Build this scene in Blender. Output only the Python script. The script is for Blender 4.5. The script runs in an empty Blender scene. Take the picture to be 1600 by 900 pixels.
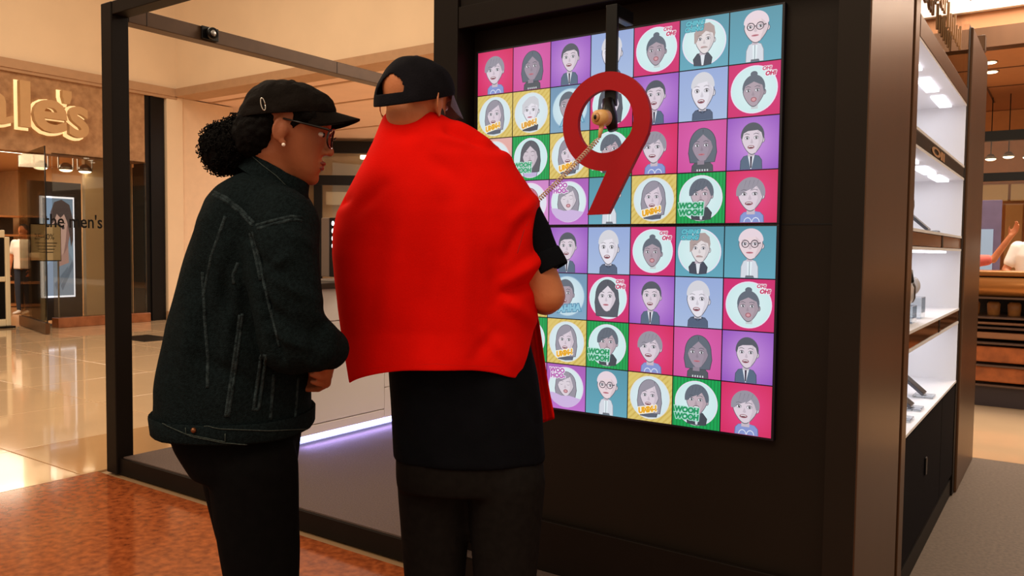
import bpy, bmesh, math, random
import numpy as np
from mathutils import Vector, Matrix, noise
from mathutils.bvhtree import BVHTree
random.seed(7)
S = bpy.context.scene
COL = S.collection
PI = math.pi
R = math.radians

# ---------------------------------------------------------------- camera
F_PX, CAM_H = 1257.58, 1.35
PITCH, ROLL, YAW = 0.048489, 0.011082, 0.606204
_fw = Vector((-math.sin(YAW)*math.cos(PITCH), math.cos(YAW)*math.cos(PITCH), -math.sin(PITCH)))
_r0 = Vector((math.cos(YAW), math.sin(YAW), 0)); _u0 = _r0.cross(_fw)
_r = math.cos(ROLL)*_r0 + math.sin(ROLL)*_u0
_u = -math.sin(ROLL)*_r0 + math.cos(ROLL)*_u0
CAMP = Vector((0, 0, CAM_H))
cd = bpy.data.cameras.new('camera'); co = bpy.data.objects.new('camera', cd); COL.objects.link(co)
cd.sensor_width = 36; cd.lens = 36*F_PX/1600; cd.clip_start = 0.05; cd.clip_end = 200
co.matrix_world = Matrix(((_r.x, _u.x, -_fw.x, 0), (_r.y, _u.y, -_fw.y, 0), (_r.z, _u.z, -_fw.z, CAM_H), (0, 0, 0, 1)))
S.camera = co
S.view_settings.view_transform = 'Standard'; S.view_settings.look = 'None'
S.view_settings.gamma = 1; S.view_settings.use_curve_mapping = False
S.view_settings.exposure = 0.0

def lin(c):
    if isinstance(c, str): c = [int(c[i:i+2], 16) for i in (0, 2, 4)]
    return tuple(((v/255/12.92) if v/255 <= .04045 else ((v/255+.055)/1.055)**2.4) for v in c)

# ---------------------------------------------------------------- world and lamps
w = bpy.data.worlds.new('world'); S.world = w; w.use_nodes = True
w.node_tree.nodes['Background'].inputs[0].default_value = (1.0, .76, .54, 1)
w.node_tree.nodes['Background'].inputs[1].default_value = .62
def area(name, loc, size, power, col, rot=(0, 0, 0)):
    l = bpy.data.lights.new(name, 'AREA'); l.shape = 'RECTANGLE'; l.size, l.size_y = size; l.energy = power; l.color = col
    o = bpy.data.objects.new(name, l); COL.objects.link(o); o.location = loc; o.rotation_euler = rot
    return o
WARM = (1.0, .80, .58)
area('hall_ceiling_light', (-1.5, -2.5, 6.0), (6, 3), 290, WARM, (R(18), 0, 0))
area('hall_ceiling_light', (-8.5, 3.5, 6.4), (4, 5), 330, WARM)
area('corridor_light', (-10.5, 14, 3.9), (5, 5), 420, (1, .9, .8))
area('corridor_light', (1.0, 10.5, 5.6), (4, 3), 520, (1, .80, .60))
area('high_wall_fill', (.5, 9.0, 7.5), (4, 4), 420, (1, .95, .95), (R(50), 0, 0))  # added fill lamp, aimed at the pale high wall to whiten it
area('far_shop_light', (-1.0, 16.6, 4.1), (5, 2), 150, (1, .74, .48))

# ---------------------------------------------------------------- materials
MATS = {}
def mat(name, col, rough=.6, metal=0., var=.0, scale=8., bump=0., bscale=60., col2=None, spec=.5, emit=None, es=1., coat=0., stretch=None, sheen=0.):
    if name in MATS: return MATS[name]
    m = bpy.data.materials.new(name); m.use_nodes = True; nt = m.node_tree; b = nt.nodes['Principled BSDF']
    c = lin(col)
    b.inputs['Roughness'].default_value = rough; b.inputs['Metallic'].default_value = metal
    b.inputs['Specular IOR Level'].default_value = spec; b.inputs['Coat Weight'].default_value = coat
    b.inputs['Sheen Weight'].default_value = sheen
    tc = nt.nodes.new('ShaderNodeTexCoord'); src = tc.outputs['Object']
    if stretch:
        mp = nt.nodes.new('ShaderNodeMapping'); mp.inputs['Scale'].default_value = stretch
        nt.links.new(src, mp.inputs[0]); src = mp.outputs[0]
    if var or col2:
        n = nt.nodes.new('ShaderNodeTexNoise'); n.inputs['Scale'].default_value = scale; n.inputs['Detail'].default_value = 6
        nt.links.new(src, n.inputs['Vector'])
        rp = nt.nodes.new('ShaderNodeValToRGB'); e = rp.color_ramp.elements
        e[0].position = .32; e[1].position = .68
        c2 = lin(col2) if col2 else tuple(min(1, v*(1+var)) for v in c)
        c1 = c if col2 else tuple(v*(1-var) for v in c)
        e[0].color = (*c1, 1); e[1].color = (*c2, 1)
        nt.links.new(n.outputs['Fac'], rp.inputs[0]); nt.links.new(rp.outputs[0], b.inputs['Base Color'])
    else:
        b.inputs['Base Color'].default_value = (*c, 1)
    if bump:
        n2 = nt.nodes.new('ShaderNodeTexNoise'); n2.inputs['Scale'].default_value = bscale; n2.inputs['Detail'].default_value = 5
        bp = nt.nodes.new('ShaderNodeBump'); bp.inputs['Strength'].default_value = bump; bp.inputs['Distance'].default_value = .01
        nt.links.new(src, n2.inputs['Vector']); nt.links.new(n2.outputs['Fac'], bp.inputs['Height']); nt.links.new(bp.outputs[0], b.inputs['Normal'])
    if emit:
        b.inputs['Emission Color'].default_value = (*lin(emit), 1); b.inputs['Emission Strength'].default_value = es
    MATS[name] = m; return m
def glass(name, tint='ffffff', refl=.10):
    if name in MATS: return MATS[name]
    m = bpy.data.materials.new(name); m.use_nodes = True; nt = m.node_tree; nt.nodes.clear()
    o = nt.nodes.new('ShaderNodeOutputMaterial'); mx = nt.nodes.new('ShaderNodeMixShader')
    t = nt.nodes.new('ShaderNodeBsdfTransparent'); g = nt.nodes.new('ShaderNodeBsdfGlossy')
    t.inputs[0].default_value = (*lin(tint), 1); g.inputs['Roughness'].default_value = .02
    fr = nt.nodes.new('ShaderNodeFresnel'); fr.inputs[0].default_value = 1.45
    ad = nt.nodes.new('ShaderNodeMath'); ad.operation = 'ADD'; ad.inputs[1].default_value = refl; ad.use_clamp = True
    nt.links.new(fr.outputs[0], ad.inputs[0]); nt.links.new(ad.outputs[0], mx.inputs[0])
    nt.links.new(t.outputs[0], mx.inputs[1]); nt.links.new(g.outputs[0], mx.inputs[2]); nt.links.new(mx.outputs[0], o.inputs[0])
    MATS[name] = m; return m
def screen_mat():
    if 'screen' in MATS: return MATS['screen']
    m = bpy.data.materials.new('lit_screen'); m.use_nodes = True; nt = m.node_tree; b = nt.nodes['Principled BSDF']
    b.inputs['Base Color'].default_value = (.01, .01, .01, 1); b.inputs['Roughness'].default_value = .35
    a = nt.nodes.new('ShaderNodeAttribute'); a.attribute_name = 'Col'
    nt.links.new(a.outputs['Color'], b.inputs['Emission Color']); b.inputs['Emission Strength'].default_value = .95
    MATS['screen'] = m; return m
def print_mat():
    if 'print' in MATS: return MATS['print']
    m = bpy.data.materials.new('printed_sheet'); m.use_nodes = True; nt = m.node_tree; b = nt.nodes['Principled BSDF']
    a = nt.nodes.new('ShaderNodeAttribute'); a.attribute_name = 'Col'; b.inputs['Roughness'].default_value = .6
    nt.links.new(a.outputs['Color'], b.inputs['Base Color'])
    MATS['print'] = m; return m

# ---------------------------------------------------------------- mesh builder
class MB:
    def __init__(s): s.v = []; s.f = []
    def add(s, vs, fs):
        o = len(s.v); s.v += [tuple(v) for v in vs]; s.f += [tuple(i+o for i in f) for f in fs]; return s
    def box(s, x0, x1, y0, y1, z0, z1, bev=0.):
        if x0 > x1: x0, x1 = x1, x0
        if y0 > y1: y0, y1 = y1, y0
        if z0 > z1: z0, z1 = z1, z0
        if bev:
            bm = bmesh.new(); bmesh.ops.create_cube(bm, size=1)
            for v in bm.verts: v.co = Vector(((x0+x1)/2+v.co.x*(x1-x0), (y0+y1)/2+v.co.y*(y1-y0), (z0+z1)/2+v.co.z*(z1-z0)))
            bmesh.ops.bevel(bm, geom=bm.edges[:], offset=bev, segments=2, affect='EDGES', profile=.5)
            bm.verts.index_update(); s.add([v.co[:] for v in bm.verts], [[v.index for v in f.verts] for f in bm.faces]); bm.free(); return s
        return s.add([(x0,y0,z0),(x1,y0,z0),(x1,y1,z0),(x0,y1,z0),(x0,y0,z1),(x1,y0,z1),(x1,y1,z1),(x0,y1,z1)],
                     [(3,2,1,0),(4,5,6,7),(0,1,5,4),(1,2,6,5),(2,3,7,6),(3,0,4,7)])
    def loft(s, rings, caps=True, closed=True):
        n = len(rings[0]); o = len(s.v)
        for r in rings: s.v += [tuple(p) for p in r]
        for i in range(len(rings)-1):
            for j in range(n if closed else n-1):
                k = (j+1) % n
                s.f.append((o+i*n+j, o+i*n+k, o+(i+1)*n+k, o+(i+1)*n+j))
        if caps:
            s.f.append(tuple(o+j for j in reversed(range(n)))); s.f.append(tuple(o+(len(rings)-1)*n+j for j in range(n)))
        return s
    def tube(s, pts, rad, n=12, caps=True):
        pts = [Vector(p) for p in pts]
        if not hasattr(rad, '__len__'): rad = [rad]*len(pts)
        rings = []; up = None
        for i, p in enumerate(pts):
            d = (pts[min(i+1, len(pts)-1)] - pts[max(i-1, 0)]).normalized()
            if up is None: up = d.orthogonal().normalized()
            up = (up - d*up.dot(d)).normalized(); sd = d.cross(up)
            rings.append([p + (up*math.cos(2*PI*k/n) + sd*math.sin(2*PI*k/n))*rad[i] for k in range(n)])
        return s.loft(rings, caps)
    def capsule(s, pts, rad, n=14):
        s.tube(pts, rad, n)
        for p, r in zip(pts, rad if hasattr(rad, '__len__') else [rad]*len(pts)): s.ell(p, (r, r, r), 8, n)
        return s
    def ell(s, c, r, nv=10, nu=16, M=None):
        c = Vector(c); vs = []; fs = []
        vs.append(Vector((0, 0, -r[2])))
        for i in range(1, nv):
            a = -PI/2 + PI*i/nv
            for j in range(nu): vs.append(Vector((r[0]*math.cos(a)*math.cos(2*PI*j/nu), r[1]*math.cos(a)*math.sin(2*PI*j/nu), r[2]*math.sin(a))))
        vs.append(Vector((0, 0, r[2])))
        for j in range(nu): fs.append((0, 1+(j+1) % nu, 1+j))
        for i in range(nv-2):
            for j in range(nu): k = (j+1) % nu; fs.append((1+i*nu+j, 1+i*nu+k, 1+(i+1)*nu+k, 1+(i+1)*nu+j))
        t = len(vs)-1
        for j in range(nu): fs.append((t, 1+(nv-2)*nu+j, 1+(nv-2)*nu+(j+1) % nu))
        return s.add([c + (M @ v if M else v) for v in vs], fs)
    def prism(s, poly, axis, a, b):
        """poly: 2-D outline; axis 'x': (y,z), 'y': (x,z), 'z': (x,y)"""
        def p3(p, t): return (t, p[0], p[1]) if axis == 'x' else ((p[0], t, p[1]) if axis == 'y' else (p[0], p[1], t))
        n = len(poly); o = len(s.v)
        s.v += [p3(p, a) for p in poly] + [p3(p, b) for p in poly]
        s.f += [tuple(o+i for i in range(n)), tuple(o+n+i for i in reversed(range(n)))]
        s.f += [(o+i, o+n+i, o+n+(i+1) % n, o+(i+1) % n) for i in range(n)]
        return s
    def mesh(s, name, off=(0, 0, 0), fix=True):
        me = bpy.data.meshes.new(name); o = Vector(off)
        me.from_pydata([tuple(Vector(v)-o) for v in s.v], [], s.f)
        if fix:
            bm = bmesh.new(); bm.from_mesh(me); bmesh.ops.recalc_face_normals(bm, faces=bm.faces); bm.to_mesh(me); bm.free()
        return me

def smooth(me, flag=True):
    me.polygons.foreach_set('use_smooth', [flag]*len(me.polygons)); me.update()
def root_loc(p):
    while p.parent: p = p.parent
    return p.location.copy()
def part(name, mb, m, parent, sm=False, label=None, kind=None):
    """a mesh given in world coordinates, linked under parent (whose root carries the only transform)"""
    me = mb.mesh(name, root_loc(parent)) if isinstance(mb, MB) else mb
    if m: me.materials.append(m)
    if sm: smooth(me)
    o = bpy.data.objects.new(name, me); COL.objects.link(o); o.parent = parent
    if label: o['label'] = label
    if kind: o['kind'] = kind
    return o
def thing(name, label, cat, loc, group=None, kind=None):
    o = bpy.data.objects.new(name, None); COL.objects.link(o); o.location = loc; o.empty_display_size = .1
    o['label'] = label; o['category'] = cat
    if group: o['group'] = group
    if kind: o['kind'] = kind
    return o
def single(name, mb, m, label, cat, base, group=None, sm=False):
    me = mb.mesh(name, base); me.materials.append(m)
    if sm: smooth(me)
    o = bpy.data.objects.new(name, me); COL.objects.link(o); o.location = base
    o['label'] = label; o['category'] = cat
    if group: o['group'] = group
    return o
def struct(name, mb, m, label, cat, base=(0, 0, 0)):
    o = single(name, mb, m, label, cat, base); o['kind'] = 'structure'; return o

def at(x, y, ax, v):
    d = _fw + _r*((x-800)/F_PX) - _u*((y-450)/F_PX); i = 'XYZ'.index(ax)
    return CAMP + d*((v-CAMP[i])/d[i])
def project(p):
    q = Vector(p) - CAMP; z = q.dot(_fw); return 800+F_PX*q.dot(_r)/z, 450-F_PX*q.dot(_u)/z

def text_geo(txt, size, extrude=0., offset=0., align='LEFT', shear=0.):
    c = bpy.data.curves.new('t', 'FONT'); c.body = txt; c.size = size; c.extrude = extrude; c.offset = offset; c.align_x = align; c.shear = shear
    c.resolution_u = 4
    o = bpy.data.objects.new('t', c); COL.objects.link(o)
    dg = bpy.context.evaluated_depsgraph_get(); me = bpy.data.meshes.new_from_object(o.evaluated_get(dg))
    vs = [v.co.copy() for v in me.vertices]; fs = [tuple(p.vertices) for p in me.polygons]
    bpy.data.objects.remove(o); bpy.data.curves.remove(c); bpy.data.meshes.remove(me)
    return vs, fs

def remesh(mb, voxel, it=4, name='m'):
    me = mb.mesh('tmp'); o = bpy.data.objects.new('tmp', me); COL.objects.link(o)
    md = o.modifiers.new('r', 'REMESH'); md.mode = 'VOXEL'; md.voxel_size = voxel
    dg = bpy.context.evaluated_depsgraph_get(); out = bpy.data.meshes.new_from_object(o.evaluated_get(dg)); out.name = name
    bpy.data.objects.remove(o); bpy.data.meshes.remove(me)
    bm = bmesh.new(); bm.from_mesh(out)
    for _ in range(it): bmesh.ops.smooth_vert(bm, verts=bm.verts, factor=.5, use_axis_x=True, use_axis_y=True, use_axis_z=True)
    bm.to_mesh(out); bm.free(); return out
def displace(me, fn):
    n = [v.normal.copy() for v in me.vertices]
    for v, nn in zip(me.vertices, n): v.co += nn*fn(v.co, nn)
    me.update()
def shift(me, off):
    o = Vector(off)
    for v in me.vertices: v.co -= o
    me.update(); return me

# ---------------------------------------------------------------- palette
M_CREAM = mat('cream_plaster', (226, 200, 168), .85, var=.03, scale=1.5, bump=.05, bscale=40)
M_TRIM = mat('tan_trim', (176, 138, 104), .6, var=.05)
M_SOFFIT = mat('peach_soffit', (226, 192, 168), .8, var=.03, scale=2)
M_STONE = mat('travertine', (150, 110, 74), .6, col2=(180, 138, 98), scale=9, bump=.25, bscale=30)
M_TILE = mat('polished_beige_tile', (218, 186, 148), .07, var=.05, scale=1.6, spec=.55, coat=.3)
M_GROUT = mat('grout', (150, 118, 84), .6)
M_GRANITE = mat('polished_red_granite', (116, 54, 26), .12, col2=(164, 86, 44), scale=26, spec=.5)
M_BLACKMETAL = mat('black_powder_coat', (24, 18, 14), .5, var=.12, scale=3, spec=.12)
M_BRONZE = mat('dark_bronze', (92, 62, 38), .36, metal=.55, var=.1, scale=3, stretch=(1, 1, .1))
M_PANEL = mat('black_satin_panel', (30, 23, 17), .5, var=.1, scale=2, spec=.15)
M_DECK = mat('grey_brown_deck_carpet', (84, 67, 60), .85, var=.22, scale=120, bump=.3, bscale=200)
M_WHITE = mat('white_laminate', (242, 232, 226), .4)
M_NICHE = mat('white_niche', (236, 236, 240), .5)
M_BLACK = mat('black_plastic', (13, 12, 12), .35, spec=.25)
M_GLASS = glass('clear_glass', 'f4f2ec', .04)
M_STEEL = mat('brushed_steel', (170, 165, 160), .3, metal=.9)
M_LAMP = mat('lamp_glow', (255, 240, 215), .5, emit=(255, 232, 196), es=5)
M_LAMPW = mat('white_led', (255, 255, 255), .5, emit=(240, 242, 255), es=2)
M_MARBLE = mat('brown_marble', (122, 70, 40), .25, col2=(150, 92, 56), scale=6)
M_DARKSTORE = mat('dark_wood_panel', (44, 32, 24), .5, var=.1)

# ================================================================= SETTING
# floor: base slab + polished tiles + red granite border round the kiosk
XW = -13.4                                   # storefront plane
floor = thing('floor', 'polished beige tile mall floor with red granite border', 'floor', (0, 0, 0), kind='structure')
part('floor_slab', MB().box(-24, 8, -4, 24, -.2, -.012), M_GROUT, floor)
tile = MB().box(0, 1.194, 0, 1.194, -.012, 0, .002).mesh('tile'); tile.materials.append(M_TILE)
GX = -4.72
for i in range(7):
    for j in range(9):
        o = bpy.data.objects.new('tile', tile); COL.objects.link(o); o.parent = floor
        o.location = (GX-.90-1.2*(i+1)+.003, -1.2+1.2*j, 0)
strip = MB().box(0, .894, 0, 1.194, -.012, 0, .002).mesh('border_tile'); strip.materials.append(mat('polished_tan_tile', (192, 152, 108), .08, var=.06, scale=2, coat=.3))
for j in range(9):
    o = bpy.data.objects.new('border_tile', strip); COL.objects.link(o); o.parent = floor; o.location = (GX-.897, -1.2+1.2*j, 0)
part('granite_border', MB().box(GX+.003, 3.5, -4, 2.49, -.012, 0), M_GRANITE, floor)
part('grey_stone_strip', MB().box(-.52, 3.5, 2.494, 6.1, -.012, 0), mat('grey_carpet', (104, 88, 74), .8, var=.2, scale=60), floor)
part('far_tile_floor', MB().box(GX+.003, 8, 6.104, 24, -.012, 0), M_TILE, floor)
part('store_floor', MB().box(-24, GX-.9-8.404, -4, 24, -.012, 0), mat('store_tile', (196, 150, 106), .2, var=.05), floor)
part('corridor_floor', MB().box(GX-.9-8.4, GX, 9.604, 24, -.012, 0), M_TILE, floor)
single('floor_mat', MB().box(-11.3, -10.55, 6.25, 6.75, 0, .012, .004), M_BLACK, 'thin black rectangular mat on the polished floor before the stone pillar', 'mat', (-10.9, 6.5, 0))

# left store wall: bulkhead, fascia, trim
ZS = 4.12
struct('wall_bulkhead', MB().box(XW-.4, XW, -4, 8.6, ZS, 9).box(XW, -4.5, 8.6, 9.0, ZS, 9), M_CREAM, 'high cream plaster bulkhead wall wrapping the atrium corner', 'wall', (XW, 8.6, ZS))
struct('trim_1', MB().box(XW-.3, XW+.05, -4, 8.6, ZS-.10, ZS+.04).box(XW-.3, XW+.03, -4, 8.6, ZS-.15, ZS-.10).box(XW-.02, -4.5, 8.55, 8.99, ZS-.10, ZS+.04), M_TRIM, 'tan moulding along the lower edge of the cream bulkhead', 'trim', (XW, 8.6, ZS-.1))
struct('wall_left', MB().box(XW-.35, XW-.02, -4, 8.0, 2.78, ZS-.12), M_STONE, 'travertine fascia band above the shop windows carrying a lit sign', 'wall', (XW, 5, 2.78))
struct('wall_shop_front', MB().box(XW-.35, XW-.03, -4, 3.2, 0, 2.775), M_STONE, 'plain travertine shop wall left of the entrance', 'wall', (XW, 0, 0))
struct('wall_pillar', MB().box(XW-.35, XW+.02, 8.40, 8.72, 0, ZS-.10, .01), M_CREAM, 'narrow cream pilaster beside the black shop jamb', 'pillar', (XW, 8.56, 0))
struct('wall_corridor', MB().box(XW-.35, XW-.03, 8.72, 9.82, 0, ZS-.10), mat('cream_stone_wall', (222, 192, 160), .7, var=.03), 'cream stone wall return at the corridor mouth', 'wall', (XW, 9.3, 0))
struct('baseboard_corridor', MB().box(XW-.03, XW+.04, 8.38, 9.84, 0, .16, .008), M_TRIM, 'low tan stone skirting under the cream corridor wall', 'baseboard', (XW, 9.1, 0))
struct('door_jamb', MB().box(XW-.35, XW-.03, 7.98, 8.38, 0, ZS-.12, .01).box(XW-.10, XW, 8.1, 8.16, 0, ZS-.12), M_BLACK, 'tall black jamb between shop front and cream pilaster', 'jamb', (XW, 8.2, 0))

# shop interior
struct('wall_store_back', MB().box(-20.2, -20, 2, 9, 0, 3), mat('store_wall', (228, 190, 142), .8, var=.04), 'warm cream back wall inside the shop', 'wall', (-20, 5, 0))
struct('wall_store_side', MB().box(-20, XW-.4, 8.40, 8.6, 0, 3), mat('store_wall', (228, 190, 142)), 'cream side wall inside the shop', 'wall', (-17, 8.5, 0))
struct('ceiling_store', MB().box(-20, XW-.36, 2, 8.4, 2.95, 3.05), mat('store_ceiling', (200, 158, 116), .8), 'warm tan ceiling inside the shop', 'ceiling', (-17, 5, 2.95))
part('ceiling_light_panel', MB().box(-15.3, -14.8, 6.15, 6.85, 2.935, 2.955), M_LAMP, bpy.data.objects['ceiling_store'])
l = area('shop_light', (-16.3, 6, 2.9), (3, 3), 120, WARM)
# window wall pieces
win = thing('window_1', 'clear frameless shop window with black lettering', 'window', (XW, 7.0, 0), kind='structure')
part('glass_pane', MB().box(XW-.02, XW, 6.42, 8.0, .16, 2.80), M_GLASS, win)
part('sill', MB().box(XW-.10, XW+.12, 6.42, 8.0, 0, .16, .01), M_MARBLE, win)
def slab_between(p, q, th, z0, z1):
    p, q = Vector((*p, 0)), Vector((*q, 0)); n = UPZ.cross(q-p).normalized()*th/2
    return MB().prism([(v.x, v.y) for v in (p-n, q-n, q+n, p+n)], 'z', z0, z1)
UPZ = Vector((0, 0, 1))
dr = thing('door_1', 'frameless glass shop door standing open with bronze bottom rail', 'door', (-13.3, 6.05, 0), kind='structure')
part('glass_leaf', slab_between((-12.47, 5.87), (-14.2, 6.27), .012, .17, 2.79), glass('thin_glass', 'e6e0d2', -.3), dr)
part('bottom_rail', slab_between((-12.46, 5.868), (-14.2, 6.27), .06, .012, .169), M_BRONZE, dr)
part('front_edge', slab_between((-12.452, 5.866), (-12.469, 5.87), .014, .17, 2.79), M_BLACK, dr)
vs, fs = text_geo("the men's s", .30, .002, .004)
mb = MB(); sx = .80
mb.add([(XW+.006+v.z, 6.28+v.x*sx, 1.62+v.y*1.0) for v in vs], fs)
part('window_lettering', mb, M_BLACK, win, label='black vinyl words across the shop glass')
struct('wall_store_display', MB().box(-14.3, -14.2, 6.44, 7.28, .05, 2.40), M_DARKSTORE, 'dark panel behind the shop lightbox', 'panel', (-14.25, 6.6, .05))
struct('wall_store_window', MB().box(-14.2, -14.1, 7.30, 8.15, .05, 2.95), mat('store_cream_panel', (236, 208, 164), .7), 'cream panel inside the shop window', 'panel', (-14.15, 7.7, .05))
struct('door_2', MB().box(-14.09, -14.0, 8.15, 8.40, 0, 2.75), M_DARKSTORE, 'dark narrow door leaf beside the window', 'door', (-14, 8.25, 0))

# ---- shop sign: separate raised halo-lit letters
sign = thing('shop_sign', 'raised stone-coloured halo-lit letters on the travertine fascia', 'sign', (XW, 6.2, 3.1))
M_LET = mat('sign_letter', (190, 150, 104), .5, var=.03)
M_HALO = mat('halo_led', (255, 236, 190), .5, emit=(255, 222, 160), es=.7)
def glyph(ch, ext, off, xw, y0, y1, z0, z1):
    vs, fs = text_geo(ch, 1., ext, off)
    ax0, ax1 = min(v.x for v in vs), max(v.x for v in vs); ay0, ay1 = min(v.y for v in vs), max(v.y for v in vs)
    return MB().add([(xw+v.z, y0+(v.x-ax0)/(ax1-ax0)*(y1-y0), z0+(v.y-ay0)/(ay1-ay0)*(z1-z0)) for v in vs], fs)
for ch, y0, y1, z0, z1, hl in (('a', 5.10, 5.77, 3.13, 3.63, 1), ('l', 5.87, 6.02, 3.13, 3.83, 1), ('e', 6.06, 6.57, 3.09, 3.60, 1), ("'", 6.50, 6.64, 3.58, 3.78, 1), ('s', 6.60, 6.91, 3.06, 3.56, 1)):
    lt = part('letter', glyph(ch, .045, .022, XW+.16, y0, y1, z0, z1), M_LET, sign, label="raised letter %s of the sign" % ch)
    part('halo_light', glyph(ch, .006, .022, XW-.004, y0+.0, y1+.05, z0-.03, z1+.03), M_HALO, lt)

# ---- coloured-polygon sheets (screen pictures, posters)
class Sheet:
    def __init__(s): s.v = []; s.f = []; s.c = []; s.z = 0
    def poly(s, pts, col, dz=1):
        s.z += dz; o = len(s.v); s.v += [(p[0], p[1], s.z) for p in pts]; s.f.append(tuple(range(o, o+len(pts)))); s.c.append([lin(col)]*len(pts))
    def ell(s, cx, cy, rx, ry, col, a0=0, a1=360, n=28):
        s.poly([(cx+rx*math.cos(R(a0+(a1-a0)*i/n)), cy+ry*math.sin(R(a0+(a1-a0)*i/n))) for i in range(n if a1-a0 == 360 else n+1)], col)
    def grid(s, fn, n=8):
        s.z += 1
        for i in range(n):
            for j in range(n):
                q = [(i/n, j/n), ((i+1)/n, j/n), ((i+1)/n, (j+1)/n), (i/n, (j+1)/n)]
                o = len(s.v); s.v += [(p[0], p[1], s.z) for p in q]; s.f.append((o, o+1, o+2, o+3)); s.c.append([lin(fn(*p)) for p in q])
    def text(s, t, x, y, size, col, off=.0, shear=.0, out=None, rot=0, sx=1.):
        if out: s.text(t, x, y, size, out, off+.022*size/.1*.5, shear, None, rot, sx)
        s.z += 1; vs, fs = text_geo(t, size, 0, off, 'LEFT', shear); o = len(s.v); c, sn = math.cos(R(rot)), math.sin(R(rot))
        s.v += [(x+(v.x*c-v.y*sn)*sx, y+v.x*sn+v.y*c, s.z) for v in vs]
        for f in fs: s.f.append(tuple(i+o for i in f)); s.c.append([lin(col)]*len(f))
    def clip(s): s.v = [(min(1, max(0, a)), min(1, max(0, b)), z) for a, b, z in s.v]
    def mesh(s, name, w, h, layer=.00022):
        """in local coords: x along width, -y toward viewer, z up"""
        s.clip(); me = bpy.data.meshes.new(name)
        me.from_pydata([(a*w, -z*layer, b*h) for a, b, z in s.v], [], s.f)
        at_ = me.color_attributes.new('Col', 'FLOAT_COLOR', 'CORNER')
        flat = []
        for p in me.polygons:
            for c in s.c[p.index]: flat += [*c, 1]
        at_.data.foreach_set('color', flat); return me

def mixc(a, b, t): t = max(0, min(1, t)); return tuple(a[i]*(1-t)+b[i]*t for i in range(3))
def radial(c0, c1): return lambda x, y: mixc(c0, c1, math.hypot(x-.5, y-.5)*1.35)
def bg(s, kind):
    if kind == 'pinkred': s.grid(radial((232, 72, 138), (212, 42, 96)))
    if kind == 'pink': s.grid(radial((222, 100, 178), (206, 82, 158)))
    if kind == 'magenta': s.grid(radial((214, 52, 122), (206, 44, 112)))
    if kind == 'purple': s.grid(radial((206, 152, 226), (146, 84, 190)))
    if kind == 'blue': s.grid(lambda x, y: mixc((168, 190, 226), (150, 172, 220), y))
    if kind == 'teal': s.grid(lambda x, y: mixc((98, 168, 190), (84, 150, 170), y))
    if kind == 'greyblue': s.grid(lambda x, y: mixc((128, 168, 196), (112, 150, 182), y))
    if kind == 'lilac': s.grid(lambda x, y: mixc((192, 112, 206), (170, 96, 186), y))
    if kind == 'salmon': s.grid(lambda x, y: mixc((236, 158, 148), (228, 176, 170), y))
    if kind == 'rose': s.grid(lambda x, y: mixc((224, 150, 214), (206, 134, 200), y))
    if kind == 'yellow':
        s.grid(lambda x, y: (222, 198, 112), 2)
        for k in range(-8, 9):
            a = k*.13
            pts = [(a, 0), (a+.05, 0), (a+1.05, 1), (a+1, 1)]
            q = [p for p in pts]
            if a < 0: q = [(0, -a), (max(0, a+.05), max(0, -(a+.05))), (a+1.05, 1), (a+1, 1)]
            if a >= 0: q = [(a, 0), (min(1, a+.05), 0), (1, min(1, 1-(a+.05))), (1, 1-a)] if a+.05 < 1 else None
            if q and all(-.01 <= t <= 1.01 for p in q for t in p): s.poly(q, (204, 174, 84), 0 if k > -8 else 1)
    if kind == 'green':
        s.grid(lambda x, y: (8, 166, 84), 2); s.z += 1
        for k in range(14): s.poly([(k/14+.01, 0), (k/14+.035, 0), (k/14+.035, 1), (k/14+.01, 1)], (4, 140, 72), 0)
def ring(s, col=(206, 236, 238), rim=(236, 226, 244), r=.455):
    s.ell(.5, .5, r, r, rim, n=40); s.z += 1; o = len(s.v); n = 40; rr = r-.02
    s.v.append((.5, .5, s.z))
    for i in range(n): s.v.append((.5+rr*math.cos(2*PI*i/n), .5+rr*math.sin(2*PI*i/n), s.z))
    for i in range(n): s.f.append((o, o+1+i, o+1+(i+1) % n)); s.c.append([lin((222, 242, 246)), lin(col), lin(col)])
def egg(cx, cy, w, h, jaw=.34, n=32, sc=1.):
    out = []
    for i in range(n):
        t = 2*PI*i/n; y = math.sin(t); x = math.cos(t)
        if y < 0: x *= 1-jaw*(-y)**1.2
        out.append((cx+sc*w/2*x, cy+sc*h/2*y))
    return out
LIGHT, MID, DARKS, WHITE_S = (222, 208, 220), (186, 168, 180), (160, 146, 162), (232, 228, 238)
HG, HD, HB, HW = (152, 148, 162), (98, 108, 122), (84, 90, 102), (222, 216, 224)
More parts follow.
